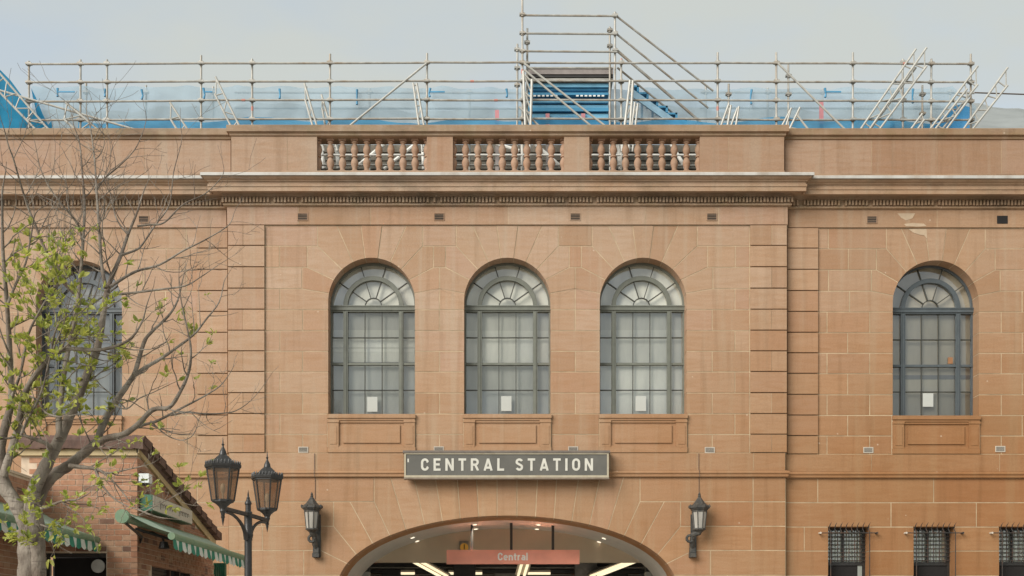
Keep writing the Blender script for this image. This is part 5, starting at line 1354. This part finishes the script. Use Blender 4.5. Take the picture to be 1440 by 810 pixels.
def grow(p, d, length, r, depth, lf):
    n = max(3, int(length / .09)); pts = [p.copy()]; dd = d.copy()
    for i in range(n):
        dd = (dd + Vector((rt.gauss(0, .16), rt.gauss(0, .16), rt.gauss(.07, .13)))).normalized()
        pts.append(pts[-1] + dd * (length / n))
    wood.tube(pts, [max(.0022, r * (1 - .72 * i / n)) for i in range(n + 1)], 4 if r < .006 else 5, cap=False)
    for i in range(1, n + 1):
        leafpts.append((pts[i], dd, (i / n) * lf))
        if depth > 0 and rt.random() < (.42 if depth > 1 else .36) and i < n:
            side = dd.cross(Vector((rt.gauss(0, 1), rt.gauss(0, 1), rt.gauss(0, 1)))).normalized()
            grow(pts[i], (dd * .65 + side * .75 + Vector((0, 0, .12))).normalized(), length * rt.uniform(.35, .7), r * .6, depth - 1, lf)
for Q, rad, tw, leaf in BR:
    wood.tube(Q, rad, 14 if rad[0] > .06 else (9 if rad[0] > .02 else 6), cap=True)
    if tw == 0: continue
    acc = 0
    for i in range(2, len(Q) - 1):
        seg = (Q[i + 1] - Q[i]); acc += seg.length
        if rad[i] > .055: continue
        xq = HX + Q[i].x * S(Q[i].y); step = (.17 if rad[i] < .02 else .28) * (.62 if xq < 150 else 1.0)
        if acc > step * rt.uniform(.6, 1.5):
            acc = 0; d = seg.normalized(); side = d.cross(Vector((rt.gauss(0, .5), rt.gauss(0, 1) + .0, rt.gauss(0, .5)))).normalized()
            px, py = HX + Q[i].x * S(Q[i].y), HY - (Q[i].z - CAMZ) * S(Q[i].y)
            dens = leaf if leaf is not None else max(0, min(1.0, 1.9 - px / 110.)) * (1 if 345 < py else max(0, (py - 290) / 60.)) + (.10 if py > 400 else 0)
            if px < 75 and py > 440: dens = max(dens, .9)
            if px > 150 and leaf is None: dens = .13 if (py > 380 and rt.random() < .45) else 0.0
            ln = rt.uniform(.22, .75) * (1.25 if px < 140 else 1.0)
            grow(Q[i], (d * .7 + side * .8).normalized(), ln, min(rad[i] * .55, .010), 2 if rt.random() < .6 else 1, dens)
    grow(Q[-1], (Q[-1] - Q[-2]).normalized(), .35, rad[-1], 1, leaf if leaf else .1)
# burr where the trunks part
wood_o = wood.build('trunk', M_bark, T, True)
burr = MB(); bc = at(44, 748, TY - .14)
burr.lathe([(.0, -.13), (.05, -.11), (.085, -.04), (.09, .03), (.06, .10), (.0, .12)], bc, 12); burr.build('burr', M_bark, T, True)
lv = MB()
def leaf(p, d, L_):
    d = (d + Vector((rt.gauss(0, .5), rt.gauss(0, .5), rt.gauss(0, .35)))).normalized(); s_ = d.cross(Vector((rt.gauss(0, .6), rt.gauss(0, .6), 1))).normalized(); u = s_.cross(d)
    w_ = L_ * rt.uniform(.19, .27); fold = u * (w_ * rt.uniform(.15, .6)); droop = u * (-L_ * rt.uniform(0, .25))
    a = p + d * .008; b = p + d * L_ * .35; c = p + d * L_ * .72 + droop * .5; e_ = p + d * L_ + droop
    vs_ = [a, b + s_ * w_ + fold, c + s_ * w_ * .8 + fold, e_, c - s_ * w_ * .8 + fold, b - s_ * w_ + fold, b, c]
    lv.add(vs_, [(0, 6, 1), (1, 6, 7, 2), (2, 7, 3), (0, 5, 6), (5, 4, 7, 6), (4, 3, 7)], 0 if rt.random() < .6 else 1)
def leafmap(x, y):
    if y < 300: return .0
    if x < 62 and y > 560: return .95
    if x < 62: return .80 * min(1, (y - 310) / 40.) if y < 730 else .1
    if x < 125: return (.55 if y < 470 else .8) * max(0, min(1, (y - 325) / 30.)) if y < 640 else .25
    if x < 178: return .10 if y < 420 else (.62 if y < 610 else .12)
    if x < 245: return .10 if 400 < y < 520 else (.22 if y >= 520 else .0)
    return .13 if 400 < y < 560 and x < 300 else .0
for p, d, pr in leafpts:
    x_, y_ = HX + p.x * S(p.y), HY - (p.z - CAMZ) * S(p.y)
    q = leafmap(x_, y_)
    if y_ > 640 and x_ > 62: q = max(q, pr * .9)
    cl = .5 + .5 * math.sin(p.x * 9.1 + 2 * math.sin(p.z * 7.3)) * math.sin(p.z * 8.7 + p.y * 5)
    if rt.random() < q * .58 * (.4 + 1.1 * cl * cl):
        for k in range(rt.randint(3, 7)): leaf(p + Vector((rt.gauss(0, .012),) * 3), d, rt.uniform(.055, .12))
stuff(lv.build('foliage', [M_leafA, M_leafB], T))
print('LEAF FACES', len(lv.f), 'WOOD', len(wood.f), 'OBJ', len(bpy.data.objects))
